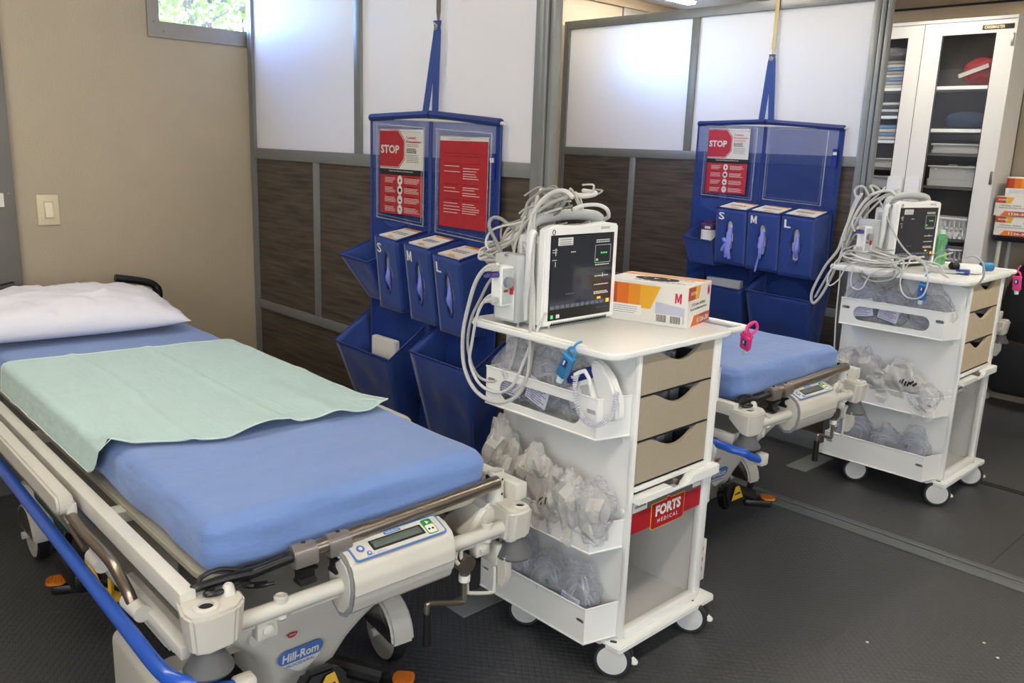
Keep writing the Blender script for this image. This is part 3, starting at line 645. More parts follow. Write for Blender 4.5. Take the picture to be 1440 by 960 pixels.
bed2 = dup(bed, (-1.45+DX2, 1.03+DY2, 0), A2, 1.0, 'second hospital stretcher between the partitions, partly hidden by the nearest white cart')
TB2 = Matrix.Translation((DX2, DY2, 0)) @ rotz(0, (-1.45, 1.03, 0), A2)
bed3 = dup(bed, (-1.55, 5.10, 0), 0, 1.0, 'third hospital stretcher, only a foot corner seen beside the farther cart')
# mattress
def mattress(M_, x0, x1, y0, y1, z0, z1, lab, seed):
    nx, ny, nz = 150, 60, 12; rr = .038; rc = .055; bm = bmesh.new(); bmesh.ops.create_cube(bm, size=1)
    bm.free(); vs = []; fs = []; idx = {}
    def vert(a, b_, c):
        k = (round(a, 5), round(b_, 5), round(c, 5))
        if k in idx: return idx[k]
        x, y, z = x0+(x1-x0)*a, y0+(y1-y0)*b_, z0+(z1-z0)*c
        q = V((x, y, z)); i_ = V((min(max(x, x0+rr+.01), x1-rr-.01), min(max(y, y0+rr+.01), y1-rr-.01), min(max(z, z0+rr), z1-rr)))
        d = q-i_
        if d.length > 1e-6: q = i_ + d.normalized()*min(d.length, rr) if d.length > rr else q
        wv = noise.noise(V((q.x*3, q.y*3, seed)))*.004 + noise.noise(V((q.x*9, q.y*5, seed+4)))*.0022
        side = 1-min(1, abs(c-1)*1.0+0) if False else 0
        if c < .98:
            wv += noise.noise(V((q.x*7+q.z*10, q.y*7, q.z*22+seed)))*.009 - abs(noise.noise(V((q.x*5+q.z*6, q.y*5-q.z*6, q.z*16+seed+3))))*.008
        d2 = d.normalized() if d.length > 1e-6 else V((0, 0, 1))
        bul = .006*math.sin(PI*min(1, max(0, c)))
        q = q + d2*(wv+(bul if c < .97 else 0))
        idx[k] = len(vs); vs.append(M_ @ q); return idx[k]
    def face(fn, n1, n2):
        for i in range(n1):
            for j in range(n2):
                fs.append([vert(*fn(i/n1, j/n2)), vert(*fn((i+1)/n1, j/n2)), vert(*fn((i+1)/n1, (j+1)/n2)), vert(*fn(i/n1, (j+1)/n2))])
    face(lambda u, v: (u, v, 1), nx, ny); face(lambda u, v: (u, v, 0), nx, ny)
    face(lambda u, v: (u, 0, v), nx, nz); face(lambda u, v: (u, 1, v), nx, nz); face(lambda u, v: (0, u, v), ny, nz); face(lambda u, v: (1, u, v), ny, nz)
    return MB().raw(vs, fs).build('mattress', SHEET, None, lab, 'mattress', 'blue sheeted mattresses', sharp=80)
mattress(TB, -3.66, -1.515, .648, 1.405, .671, .795, 'blue sheeted mattress on the nearest stretcher, under pillow and green pad', 1.3)
mattress(TB2, -3.66, -1.515, .648, 1.405, .671, .795, 'bare blue sheeted mattress of the second stretcher, behind the nearest cart', 5.1)
mattress(Matrix.Translation((-.10, 4.07, 0)), -3.60, -1.55, .648, 1.405, .671, .79, 'blue sheeted mattress on the third stretcher behind the farther partition', 8.1)
# green pad draped over the near side
nu, nv = 60, 84; vs = []; fs = []; prof = []
L1 = .78; arc = .045; drop = .075
def prof_pt(s):   # s from the hem (0) up over the edge and across
    if s < drop: return (.634, .712+s)
    s -= drop
    q = arc*PI/2
    if s < q:
        a = s/arc; return (.634+arc-arc*math.cos(a), .712+drop-.028+.028+arc*math.sin(a)*.62)
    return (.634+arc+(s-q), .712+drop+arc*.62)
tot = drop+arc*PI/2+.70
for j in range(nv+1):
    v = j/nv; s = v*tot; y, z = prof_pt(s); z = min(z, .8025) if s > drop else z
    tt = min(1, max(0, (s-.14)/.6))
    xf = -2.115 if s < 0 else 0
    k = min(1, s/.16); sm = min(1, s/.34); sm = sm*sm*(3-2*sm)*.5+sm*.5; xf = -2.125+.135*sm**.8+.040*math.sin(tt*PI/2)
    xf -= .05*max(0, 1-s/.045)**2
    xf += .012*math.sin(v*15+1)*min(1, v*2)
    xh = -3.03 - .03*(1-tt) + .045*v
    for i in range(nu+1):
        u = i/nu; x = xh+(xf-xh)*u
        zz = z; yy = y
        wr = noise.noise(V((x*5, y*7, 2.2)))*.0035 + noise.noise(V((x*14, y*4, 7)))*.0022
        if s > drop+.03:
            zz += .004+abs(wr)
            e = max(0, (u-.80)/.20)
            zz += e*e*(.022*max(0, math.sin(v*13+.6)) + .002)
            zz += .016*math.exp(-((v-.80)/.05)**2)*max(0, (u-.55)/.45)
            zz += .0035*math.exp(-((u-.52)/.02)**2) + .005*math.exp(-((v-.36-.02*math.sin(u*5))/.012)**2) + .004*math.exp(-((v-.64)/.012)**2)
        else: yy -= .004+.007*max(0, noise.noise(V((x*16, 3, s*6))))+.006*max(0, (1-s/drop))
        if v > .97: zz -= (v-.97)*.15
        vs.append(TB @ V((x, yy, zz)))
for j in range(nv):
    for i in range(nu): a = j*(nu+1)+i; fs.append((a, a+1, a+nu+2, a+nu+1))
n0 = len(vs); vs += [q-V((0, 0, .0025)) for q in vs]; fs2 = [tuple(n0+i for i in q)[::-1] for q in fs]
rim = [i for i in range(nu+1)] + [(j+1)*(nu+1)-1 for j in range(1, nv+1)] + [nv*(nu+1)+i for i in range(nu-1, -1, -1)] + [j*(nu+1) for j in range(nv-1, 0, -1)]
fs3 = [(rim[i], rim[(i+1) % len(rim)], n0+rim[(i+1) % len(rim)], n0+rim[i]) for i in range(len(rim))]
pad = MB().raw(vs, fs+fs2+fs3).build('underpad', PADG, None, 'pale green absorbent pad draped across the nearest blue mattress', 'bed pad', sharp=70)
MB().tube([vs[i]+V((0, 0, .001)) for i in rim[::2]], .0016, 6, 0, True).build('hem', mat('hem_white', 'CCD8CF', .9), pad)
# pillow
vs = []; fs = []; nu, nv = 48, 40
A_, B_, H_ = .235, .42, .082
def pill(u, v, top):
    x, y = (u*2-1), (v*2-1)
    ex = (1-abs(x)**2.6)*(1-abs(y)**3.2); ex = max(0, ex)
    h = H_*ex**.5*(1.25 if top else .85)
    pinch = 1-.07*(1-abs(x)**2)*abs(y)**3 ; px_ = x*A_*(1-.10*(1-abs(y)**2)*abs(x)**3*0 - .05*abs(y)**4*0); py_ = y*B_*(1-.05*(1-abs(x)**2)*0)
    px_ *= (1-.07*math.cos(y*PI/2)*abs(x)); py_ *= (1-.05*math.cos(x*PI/2)*abs(y))
    edge = 1-abs(max(abs(x), abs(y)))
    wv = noise.noise(V((x*3+4, y*5, 1)))*.010 + noise.noise(V((x*2, y*14, 3)))*.006*(abs(x)+.3) + abs(noise.noise(V((x*5, y*9, 8))))*.011 - abs(noise.noise(V((x*3+y*4, y*6, 18))))*.012
    wv += .008*math.exp(-((y-.28-.25*x)/.05)**2) + .008*math.exp(-((x-.25-.1*math.sin(y*7))/.035)**2)
    return V((px_, py_, (h if top else -h*.72)+(wv*min(1, edge*6) if top else 0)))
PM_ = TB @ Matrix.Translation((-3.46, .915, .862)) @ Matrix.Rotation(math.radians(-4), 4, 'Z') @ Matrix.Rotation(math.radians(4), 4, 'Y')
for top in (1, 0):
    o = len(vs)
    for i in range(nu+1):
        for j in range(nv+1): vs.append(PM_ @ pill(i/nu, j/nv, top))
    for i in range(nu):
        for j in range(nv): a = o+i*(nv+1)+j; q = (a, a+1, a+nv+2, a+nv+1); fs.append(q if not top else q[::-1])
zmin = .803
vs = [V((q.x, q.y, max(q.z, zmin+.001*abs(math.sin(q.x*40))))) for q in vs]
bm = bmesh.new(); bv = [bm.verts.new(q) for q in vs]
for q in fs: bm.faces.new([bv[i] for i in q])
bmesh.ops.remove_doubles(bm, verts=bm.verts[:], dist=.0004)
pl = MB().add(bm).build('pillow', PILW, None, 'plump white pillow at the head of the nearest bed', 'pillow', sharp=80)

# ================================================================== GLOVE BOXES, SIGNS, ORGANISERS
def bars(mb, M_, x0, x1, ys, h, rag=.12, th=.0006):
    """rows of fine print too small to read"""
    for y in ys:
        a = x0; e = x1-random.random()*rag*(x1-x0)
        while a < e:
            b_ = min(e, a+random.uniform(.04, .12)*(x1-x0)+h); mb.box((a, y-h/2, 0), (b_, y+h/2, th), 0, M_); a = b_+h*.8
    return mb
def glove_box(o, xd, yd, L_, H_, D_, size, code, col, lab, group, opened=True, front='side'):
    """o: corner; xd: along length, yd: depth direction, up +z. size print faces -yd and +xd end"""
    xd, yd = V(xd).normalized(), V(yd).normalized(); o = V(o)
    t_ = thing('glove_box', o+xd*L_/2+yd*D_/2, lab, 'box', group)
    M0 = Matrix(((xd.x, yd.x, 0, o.x), (xd.y, yd.y, 0, o.y), (xd.z, yd.z, 1, o.z), (0, 0, 0, 1)))
    MB().box((0, 0, 0), (L_, D_, H_), .0012, M0, 1).build('carton', PAPER, t_)
    S_ = fr(o, xd, (0, 0, 1))                      # long side face, normal = xd x z = -yd
    def P(poly, z=.0006, M_=S_): return MB().prism(poly, z, M_)
    # orange shading into amber in four printed bands
    cols = [mat('band_%d' % i, c, .45) for i, c in enumerate(('8E2F1C', 'B84A24', 'D66F20', 'E08E22', 'E3A92C'))]
    xs_ = [0, .045, .16, .30, .44]; xe = [.045, .16, .30, .44, .66]
    for i in range(5):
        a, b_ = xs_[i]*L_, xe[i]*L_
        poly = [(a, H_*.42), (b_, H_*.42-(0 if i < 4 else 0)), (b_, H_*.93), (a, H_*.93)]
        if i == 4: poly = [(a, H_*.42-H_*.06), (L_*.57, H_*.36), (L_*.68, H_*.93), (a, H_*.93)]
        P(poly).build('print_band', cols[i], t_)
    P([(.0, H_*.18), (L_*.46, H_*.18), (L_*.46, H_*.42), (0, H_*.42)], .001).build('sticker', mat('sticker_white', 'E6E4E2', .5), t_)
    bars(MB(), S_ @ Matrix.Translation((0, 0, .001)), L_*.07, L_*.43, [H_*(.36-.05*i) for i in range(4)], H_*.012).build('fine_print', GREYINK, t_)
    P([(L_*.63, H_*.1), (L_*.97, H_*.1), (L_*.97, H_*.48), (L_*.63, H_*.56)], .0005).build('print_block', mat('lilac_print', 'B9B9CC', .5), t_)
    P([(L_*.63, H_*.06), (L_*.95, H_*.06), (L_*.95, H_*.28), (L_*.63, H_*.28)], .0009).build('barcode_field', PAPER, t_)
    bc = MB(); a = L_*.65
    while a < L_*.93:
        w_ = random.choice((.0012, .002, .003))*L_/.26
        if not (L_*.765 < a < L_*.81): bc.box((a, H_*.09, .0009), (a+w_*.6, H_*.26, .0014), 0, S_)
        a += w_*1.2
    bc.build('barcode', INK, t_)
    MB().text(size, S_ @ V((L_*.89, H_*.70, .001)), xd, (0, 0, 1), L_*(.075 if len(size) < 2 else .1), H_*.24, .012).build('size_letter', col, t_)
    # end face (normal +xd)
    Eo = o+xd*L_; E_ = fr(Eo, yd, (0, 0, 1))
    P([(0, H_*.66), (D_*.45, H_*.66), (D_*.52, H_*.97), (0, H_*.97)], .0006, E_).build('print_band', cols[1], t_)
    P([(D_*.3, H_*.66), (D_*.45, H_*.66), (D_*.52, H_*.97), (D_*.3, H_*.97)], .0009, E_).build('print_band', cols[4], t_)
    MB().text('ROPES', E_ @ V((D_*.22, H_*.82, .0012)), yd, (0, 0, 1), D_*.26, H_*.08, .02).build('lettering', PAPER, t_)
    MB().text(size, E_ @ V((D_*.88, H_*.80, .0008)), yd, (0, 0, 1), D_*(.1 if len(size) < 2 else .17), H_*.25, .012).build('size_letter', col, t_)
    MB().text('1120 Series  NITRILE', E_ @ V((D_*.45, H_*.54, .0008)), yd, (0, 0, 1), D_*.6, H_*.07, .01).build('lettering', INK, t_)
    MB().text('Powder Free Nitrile Exam Gloves', E_ @ V((D_*.47, H_*.43, .0008)), yd, (0, 0, 1), D_*.72, H_*.06, .01).build('lettering', INK, t_)
    P([(D_*.18, .001), (D_, .001), (D_, H_*.26), (D_*.30, H_*.26)], .0006, E_).build('print_band', cols[2], t_)
    P([(D_*.55, .001), (D_, .001), (D_, H_*.26), (D_*.55, H_*.26)], .0009, E_).build('print_band', cols[1], t_)
    MB().text(code, E_ @ V((D_*.68, H_*.13, .0014)), yd, (0, 0, 1), D_*.5, H_*.13, .03).build('lettering', PAPER, t_)
    # top
    T_ = fr(o+V((0, 0, H_)), xd, yd)
    P([(0, D_*.72), (L_*.98, D_*.72), (L_*.98, D_*.94), (0, D_*.94)], .0006, T_).build('print_band', cols[3], t_)
    bars(MB(), T_ @ Matrix.Translation((0, 0, .0002)), L_*.3, L_*.95, [D_*.6, D_*.2], D_*.03).build('fine_print', GREYINK, t_)
    if opened:
        MB().prism([(L_*(.5+.26*math.cos(a)), D_*(.45+.2*math.sin(a))) for a in [2*PI*i/20 for i in range(20)]], .0008, T_).build('tear_opening', DARKGAP, t_)
        q = MB()
        for k in range(3):
            q.raw([T_ @ V((L_*(.32+.15*k+random.uniform(0, .08)), D_*random.uniform(.32, .56), .001+random.uniform(0, .006))) for _ in range(5)], [(0, 1, 2), (2, 3, 4), (0, 2, 4)])
        q.build('torn_flap', PAPER, t_, smooth=False)
    return t_
def poster(name, x0, x1, z0, z1, y, kind, lab):
    W_, H_ = x1-x0, z1-z0; M_ = fr((x0, y, z0), (1, 0, 0), (0, 0, 1)); t_ = thing(name, ((x0+x1)/2, y, z0), lab, 'sign', 'isolation signs in the blue organisers')
    MB().box((0, 0, 0), (W_, H_, .001), 0, M_).build('sheet', PAPER, t_)
    def P(poly, m_, nm, z=.0016): return MB().prism([(a*W_, b_*H_) for a, b_ in poly], z, M_).build(nm, m_, t_)
    X = lambda a, b_, z=.002: M_ @ V((a*W_, b_*H_, z))
    if kind == 'stop':
        P([(0, 0), (1, 0), (1, .465), (0, .465)], REDM, 'red_field'); P([(0, .465), (1, .465), (1, .535), (0, .535)], INK, 'black_band', .0018)
        oc = [(.44, .555), (.575, .66), (.575, .87), (.44, .985), (.0, .985), (0, .555)]
        P([(.45, .548), (.59, .655), (.59, .875), (.45, .993), (0, .993), (0, .548)], mat('octagon_edge', 'A01C26', .5), 'octagon', .0016)
        P([(.442, .556), (.578, .66), (.578, .87), (.442, .985), (0, .985), (0, .556)], PAPER, 'octagon', .0019)
        P([(.436, .562), (.570, .664), (.570, .866), (.436, .979), (0, .979), (0, .562)], REDM, 'octagon', .0022)
        MB().text('STOP', X(.245, .765, .0024), (1, 0, 0), (0, 0, 1), .44*W_, .10*H_, .03).build('lettering', PAPER, t_)
        MB().text('Contact', X(.735, .905), (1, 0, 0), (0, 0, 1), .22*W_, .032*H_, .02).build('lettering', REDM, t_)
        MB().text('Precautions', X(.79, .86), (1, 0, 0), (0, 0, 1), .33*W_, .03*H_, .02).build('lettering', REDM, t_)
        bars(MB(), M_ @ Matrix.Translation((0, 0, .001)), .63*W_, .92*W_, [H_*q for q in (.825, .805)], .007*H_).build('fine_print', mat('red_fine_print', 'B4505A', .5), t_)
        bars(MB(), M_ @ Matrix.Translation((0, 0, .001)), .63*W_, .86*W_, [H_*q for q in (.775, .755, .735)], .012*H_).build('fine_print', INK, t_)
        bars(MB(), M_ @ Matrix.Translation((0, 0, .001)), .63*W_, .92*W_, [H_*q for q in (.705, .685, .665, .645, .625)], .006*H_).build('fine_print', GREYINK, t_)
        MB().text('Health Care Workers and Visitors must', X(.5, .512), (1, 0, 0), (0, 0, 1), .56*W_, .018*H_, .015).build('lettering', PAPER, t_)
        for k in range(4):
            cz = .405-.115*k
            MB().prism([((.48+.058*math.cos(a))*W_, cz*H_+.058*W_*1.15*math.sin(a)) for a in [2*PI*i/20 for i in range(20)]], .0022, M_).build('icon_disc', PAPER, t_)
            g = MB(); sh = [[(-.02, -.02), (.0, .03), (.02, .0), (.01, -.025)], [(-.025, -.025), (-.03, .015), (-.01, .025), (.01, .025), (.03, .015), (.025, -.025)], [(-.025, -.02), (-.02, .02), (0, .0), (.03, -.005), (.03, -.02)], [(-.02, .02), (-.012, -.01), (.0, .01), (.014, -.02), (.02, .015)]][k]
            g.prism([((.48+a)*W_, cz*H_+b_*W_) for a, b_ in sh], .0026, M_).build('icon', INK, t_)
            for (a, b_) in ((.12, .38), (.58, .95)):
                bars(MB(), M_ @ Matrix.Translation((0, 0, .0012)), a*W_, b_*W_, [H_*(cz+q) for q in (.022, .005, -.012, -.029)], .0065*H_, .3).build('fine_print', PAPER, t_)
                bars(MB(), M_ @ Matrix.Translation((0, 0, .0012)), (a+.05)*W_, (b_-.1)*W_, [H_*(cz+.042)], .009*H_).build('fine_print', INK, t_)
    else:
        P([(0, 0), (1, 0), (1, .955), (0, .955)], REDM, 'red_field')
        MB().text('Contact Precautions Page 2', X(.42, .975, .0014), (1, 0, 0), (0, 0, 1), .46*W_, .015*H_, .01).build('lettering', mat('red_fine_print', 'B4505A', .5), t_)
        for cx_, rows in ((.10, (.68, .62, .44, .40, .27, .235, .20, .165)), (.50, (.66, .63, .60, .575, .55, .45, .425, .39, .365, .27, .245, .22, .195, .17))):
            bars(MB(), M_ @ Matrix.Translation((0, 0, .0012)), cx_*W_, (cx_+.36)*W_, [H_*q for q in rows], .007*H_, .35).build('fine_print', PAPER, t_)
            bars(MB(), M_ @ Matrix.Translation((0, 0, .0012)), cx_*W_, (cx_+.38)*W_, [H_*q for q in (.82, .79, .71, .48, .31)], .007*H_, .2).build('fine_print', mat('dark_red_print', '701018', .5), t_)
    return t_
def organiser(x0, xc, x1, zt, y, zb, pk, hang, lab, ztop_clip):
    """pk: small pocket, three glove pockets, two bottom pockets"""
    g = thing('hanging_organiser', ((x0+x1)/2, y, zb), lab, 'organiser', 'blue hanging organisers')
    # two back sheets
    def sheet(a, b_, dz):
        vs = []; fs = []; n_, m_ = 10, 26
        for j in range(m_+1):
            z = zb+(zt-zb)*j/m_
            for i in range(n_+1):
                u = i/n_; x = a+(b_-a)*u; vs.append((x, y-.004-.010*math.sin(PI*u)*abs(noise.noise(V((a*5, z*3, 1))))-.004*math.sin(z*9+a*9)*math.sin(PI*u), z+dz(u)*(j/m_)))
        for j in range(m_):
            for i in range(n_): q = j*(n_+1)+i; fs.append((q, q+1, q+n_+2, q+n_+1))
        return MB().raw(vs, fs)
    dl = lambda u: -.012+.012*u; dr_ = lambda u: -.028*u
    zm = 1.50
    sheet(x0, xc-.006, dl).build('mesh_panel', NETM, g); sheet(xc+.006, x1, dr_).build('mesh_panel', NETM, g)
    b_ = MB()
    for a, c, d in ((x0, xc-.004, dl), (xc+.004, x1, dr_)):
        MB().tube([(a+(c-a)*t, y-.006, zt+d(t)) for t in (0, .25, .5, .75, 1)], .014, 8).build('top_band', NYLOND, g)
        for xx, t in ((a, 0), (c, 1)): b_.tube([(xx, y-.004, zb), (xx, y-.004, zt+d(t))], .005, 6, 0)
    b_.build('binding', NYLOND, g)
    # solid nylon backing of the pocket area
    MB().box((x0+.002, y-.003, zb), (x1-.002, y-.0005, pk['zmid'])).build('backing', NYLON, g)
    MB().cyl((x0+.01, y-.005, zt-.012), (x1+.018, y-.005, zt-.030), .006, n=12).build('rod', mat('rod_white', 'CFCDC4', .4), g)
    # straps
    hx, hz = hang
    for s_, q in ((-1, xc-.028), (1, xc+.03)):
        P = [V((q, y-.008, zt)), V((hx+s_*.008, y-.006-.004*s_, hz-.02)), V((hx, y-.006-.004*s_, hz+.018))]
        w_ = .017; vs = []; fs = []
        for p in P: vs += [(p.x-w_, p.y, p.z), (p.x+w_, p.y, p.z), (p.x+w_, p.y-.003, p.z), (p.x-w_, p.y-.003, p.z)]
        for k in range(2):
            for i in range(4): fs.append((k*4+i, k*4+(i+1) % 4, k*4+4+(i+1) % 4, k*4+4+i))
        fs += [(0, 1, 2, 3), (8, 9, 10, 11)]
        MB().raw(vs, fs).build('strap', NYLON, g)
    MB().lathe([(.008, 0), (.012, .002), (.008, .004)], (hx, y-.014, hz-.004), (0, -1, 0), 20).build('grommet', ALUW, g)
    MB().cyl((hx, y-.0135, hz-.004), (hx, y-.0165, hz-.004), .0075, n=16).build('grommet_hole', DARKGAP, g)
    # clear sleeves
    for a, c, z0, z1 in pk['sleeves']:
        vs = []; fs = []
        for j in range(9):
            for i in range(7):
                u, v = i/6, j/8; vs.append((a+(c-a)*u, y-.022-.007*math.sin(PI*u)*math.sin(PI*v)-.002*math.sin(7*u+9*v), z0+(z1-z0)*v-.012*u))
        for j in range(8):
            for i in range(6): q = j*7+i; fs.append((q, q+1, q+8, q+7))
        sl = MB().raw(vs, fs).build('clear_sleeve', VINYL, g)
        MB().tube([(a, y-.02, z0), (c, y-.02, z0-.012), (c, y-.02, z1-.012), (a, y-.02, z1)], .0035, 6, 0, True).tube([(a+.012, y-.021, z0+.012), (c-.012, y-.021, z0), (c-.012, y-.021, z1-.03), (a+.012, y-.021, z1-.02)], .0015, 4, 0, True).build('sleeve_seam', CLEARP, sl)
    # pockets
    def pocket(a0, a1, b0, b1, yt, yb, z0, z1, hole, zb1=None):
        """top edge a0..a1 at (yt, z1); bottom edge b0..b1 at (yb, z0)"""
        p = thing('glove_pocket' if hole else 'open_pocket', ((a0+a1)/2, yt, z0)); p.parent = g; p.location = V(((a0+a1)/2, yt, z0))-WL[g.name]
        A0, A1, B0, B1 = V((a0, yt, z1)), V((a1, yt, z1-.008)), V((b0, yb, z0)), V((b1, yb, z0-.004))
        zk = z1+.035 if zb1 is None else zb1
        K0, K1, L0, L1 = V((a0+.012, y-.003, zk)), V((a1+.012, y-.003, zk-.008)), V((b0+.012, y-.003, z0)), V((b1+.012, y-.003, z0))
        x_ = (A1-A0); h_ = (A0-B0); n_ = x_.cross(h_).normalized()
        def quad(q0, q1, q2, q3, nm, rip=0, hole=None):
            N_, m_ = 12, 14; vs = []; fs = []
            for j in range(m_+1):
                for i in range(N_+1):
                    u, v = i/N_, j/m_; q = (q0*(1-u)+q1*u)*(1-v)+(q2*(1-u)+q3*u)*v
                    nn_ = (q1-q0).cross(q2-q0).normalized()
                    vs.append(q+nn_*(rip*math.sin(PI*u)*math.sin(PI*v)*noise.noise(q*9)))
            for j in range(m_):
                for i in range(N_):
                    if hole:
                        u, v = (i+.5)/N_, (j+.5)/m_
                        if ((u-.5)/.13)**2+((v-.52)/.28)**2 < 1: continue
                    q = j*(N_+1)+i; fs.append((q, q+1, q+N_+2, q+N_+1))
            o = MB().raw(vs, fs).build(nm, NYLON, p); md = o.modifiers.new('s', 'SOLIDIFY'); md.thickness = .003; return o
        quad(B0, B1, A0, A1, 'front', .02 if not hole else .006, hole)
        quad(B0, L0, A0, K0, 'side', .02); quad(B1, L1, A1, K1, 'side', .02); quad(B0, B1, L0, L1, 'bottom')
        MB().tube([K0, A0, A1, K1], .005, 6, 0).build('rim_binding', NYLOND, p)
        if hole:
            c = (B0+B1+A0+A1)/4 + (A0-B0)*.02; r_ = []
            for i in range(24):
                a = 2*PI*i/24; r_.append(c + x_*.145*math.cos(a) + h_*.295*math.sin(a))
            MB().tube(r_, .006, 6, 2, True, flat=.5).build('slot_edge', NYLOND, p)
        return c if hole else None, x_, h_
    res = []
    for k, (a0, a1, b0, b1, yt, yb, z0, z1) in enumerate(pk['gloves']):
        c, x_, h_ = pocket(a0, a1, b0, b1, yt, yb, z0, z1, True)
        q = V((a0, yt, z1)); nn_ = x_.cross(h_).normalized()
        lt = MB().text('SML'[k], q+x_*.2-h_*.14+nn_*.003, x_, h_, x_.length*.2, h_.length*.13, .018, .001).build('size_letter', PAPER, g)
        res.append((c, x_, h_))
    for (a0, a1, b0, b1, yt, yb, z0, z1, zk) in pk['open']: pocket(a0, a1, b0, b1, yt, yb, z0, z1, False, zk)
    MB().box((x1-.045, y-.012, zt-.22), (x1-.02, y-.009, zt-.13)).build('maker_tag', NAVY, g)
    MB().box((x1-.042, y-.0135, zt-.16), (x1-.023, y-.012, zt-.145)).build('tag_print', PAPER, g)
    MB().box((x1-.028, y-.002, zt-.36), (x1-.002, y+.002, zt-.02), .001).build('side_strap', NYLOND, g)
    MB().box((x1-.03, y-.011, zb+.1), (x1-.01, y-.008, zb+.12)).build('care_tag', PAPER, g)
    # hook hanging over the partition top
    h = MB(); hz2 = ztop_clip
    h.box((hx-.011, y-.004, hz+.05), (hx+.011, y-.001, hz2+.004)).box((hx-.011, y-.004, hz2), (hx+.011, y+.045, hz2+.004))
    h.prism([(-.011, .05), (.011, .05), (.004, .01), (-.004, .01)], .003, fr((hx, y-.001, hz), (1, 0, 0), (0, 0, 1)))
    h.tube([(hx, y-.003, hz+.015), (hx, y-.012, hz-.004), (hx, y-.02, hz), (hx, y-.02, hz+.01)], .003, 6)
    h.build('partition_hook', mat('brass_hook', 'A08A60', .35, .9) if y > 3 else STEEL, None, 'thin metal hook strap holding the %s blue organiser on its partition' % ('farther' if y > 3 else 'nearest'), 'hook', 'organiser hooks', smooth=False)
    return res
YA, YB = 2.008, 4.198
pkA = dict(zmid=1.24, sleeves=[(-2.865, -2.565, 1.255, 1.615), (-2.49, -2.195, 1.23, 1.60)],
    gloves=[(-2.70, -2.565, -2.745, -2.60, 1.865, 1.925, .915, 1.20), (-2.515, -2.375, -2.545, -2.39, 1.865, 1.925, .90, 1.19), (-2.345, -2.205, -2.37, -2.225, 1.865, 1.925, .885, 1.17)],
    open=[(-2.955, -2.755, -2.88, -2.77, 1.87, 1.96, .93, 1.10, 1.15), (-2.965, -2.585, -2.90, -2.62, 1.85, 1.93, .46, .745, .86), (-2.46, -2.11, -2.42, -2.17, 1.85, 1.93, .44, .80, .90)])
gA = organiser(-2.925, -2.545, -2.165, 1.652, YA, .43, pkA, (-2.512, 1.955), 'blue hanging organiser holding two red isolation signs, behind the nearest bed', 2.31)
pkB = dict(zmid=1.30, sleeves=[(-2.82, -2.50, 1.32, 1.70), (-2.43, -2.10, 1.32, 1.69)],
    gloves=[(-2.628, -2.445, -2.62, -2.435, 4.05, 4.06, .965, 1.265), (-2.43, -2.25, -2.425, -2.24, 4.05, 4.06, .955, 1.262), (-2.235, -2.055, -2.23, -2.045, 4.05, 4.06, .945, 1.258)],
    open=[(-2.83, -2.64, -2.79, -2.635, 4.045, 4.072, .945, 1.085, 1.17), (-2.79, -2.42, -2.72, -2.43, 4.02, 4.12, .50, .845, .92), (-2.385, -2.01, -2.36, -2.05, 4.02, 4.12, .48, .845, .93)])
gB = organiser(-2.885, -2.462, -2.025, 1.722, YB, .47, pkB, (-2.463, 2.045), 'blue hanging organiser with one red sign and an empty sleeve, behind the farther bed', 2.336)
poster('stop_sign_sheet', -2.852, -2.578, 1.275, 1.597, YA-.012, 'stop', 'red and white STOP contact precautions sheet behind the nearest bed, left sleeve')
poster('instruction_sheet', -2.478, -2.215, 1.255, 1.575, YA-.012, 'page', 'mostly red instruction page in the right sleeve of the nearest organiser')
poster('stop_sign_sheet', -2.805, -2.545, 1.335, 1.685, YB-.012, 'stop', 'red and white STOP contact precautions sheet in the farther organiser')
ORD = ('left', 'middle', 'right')
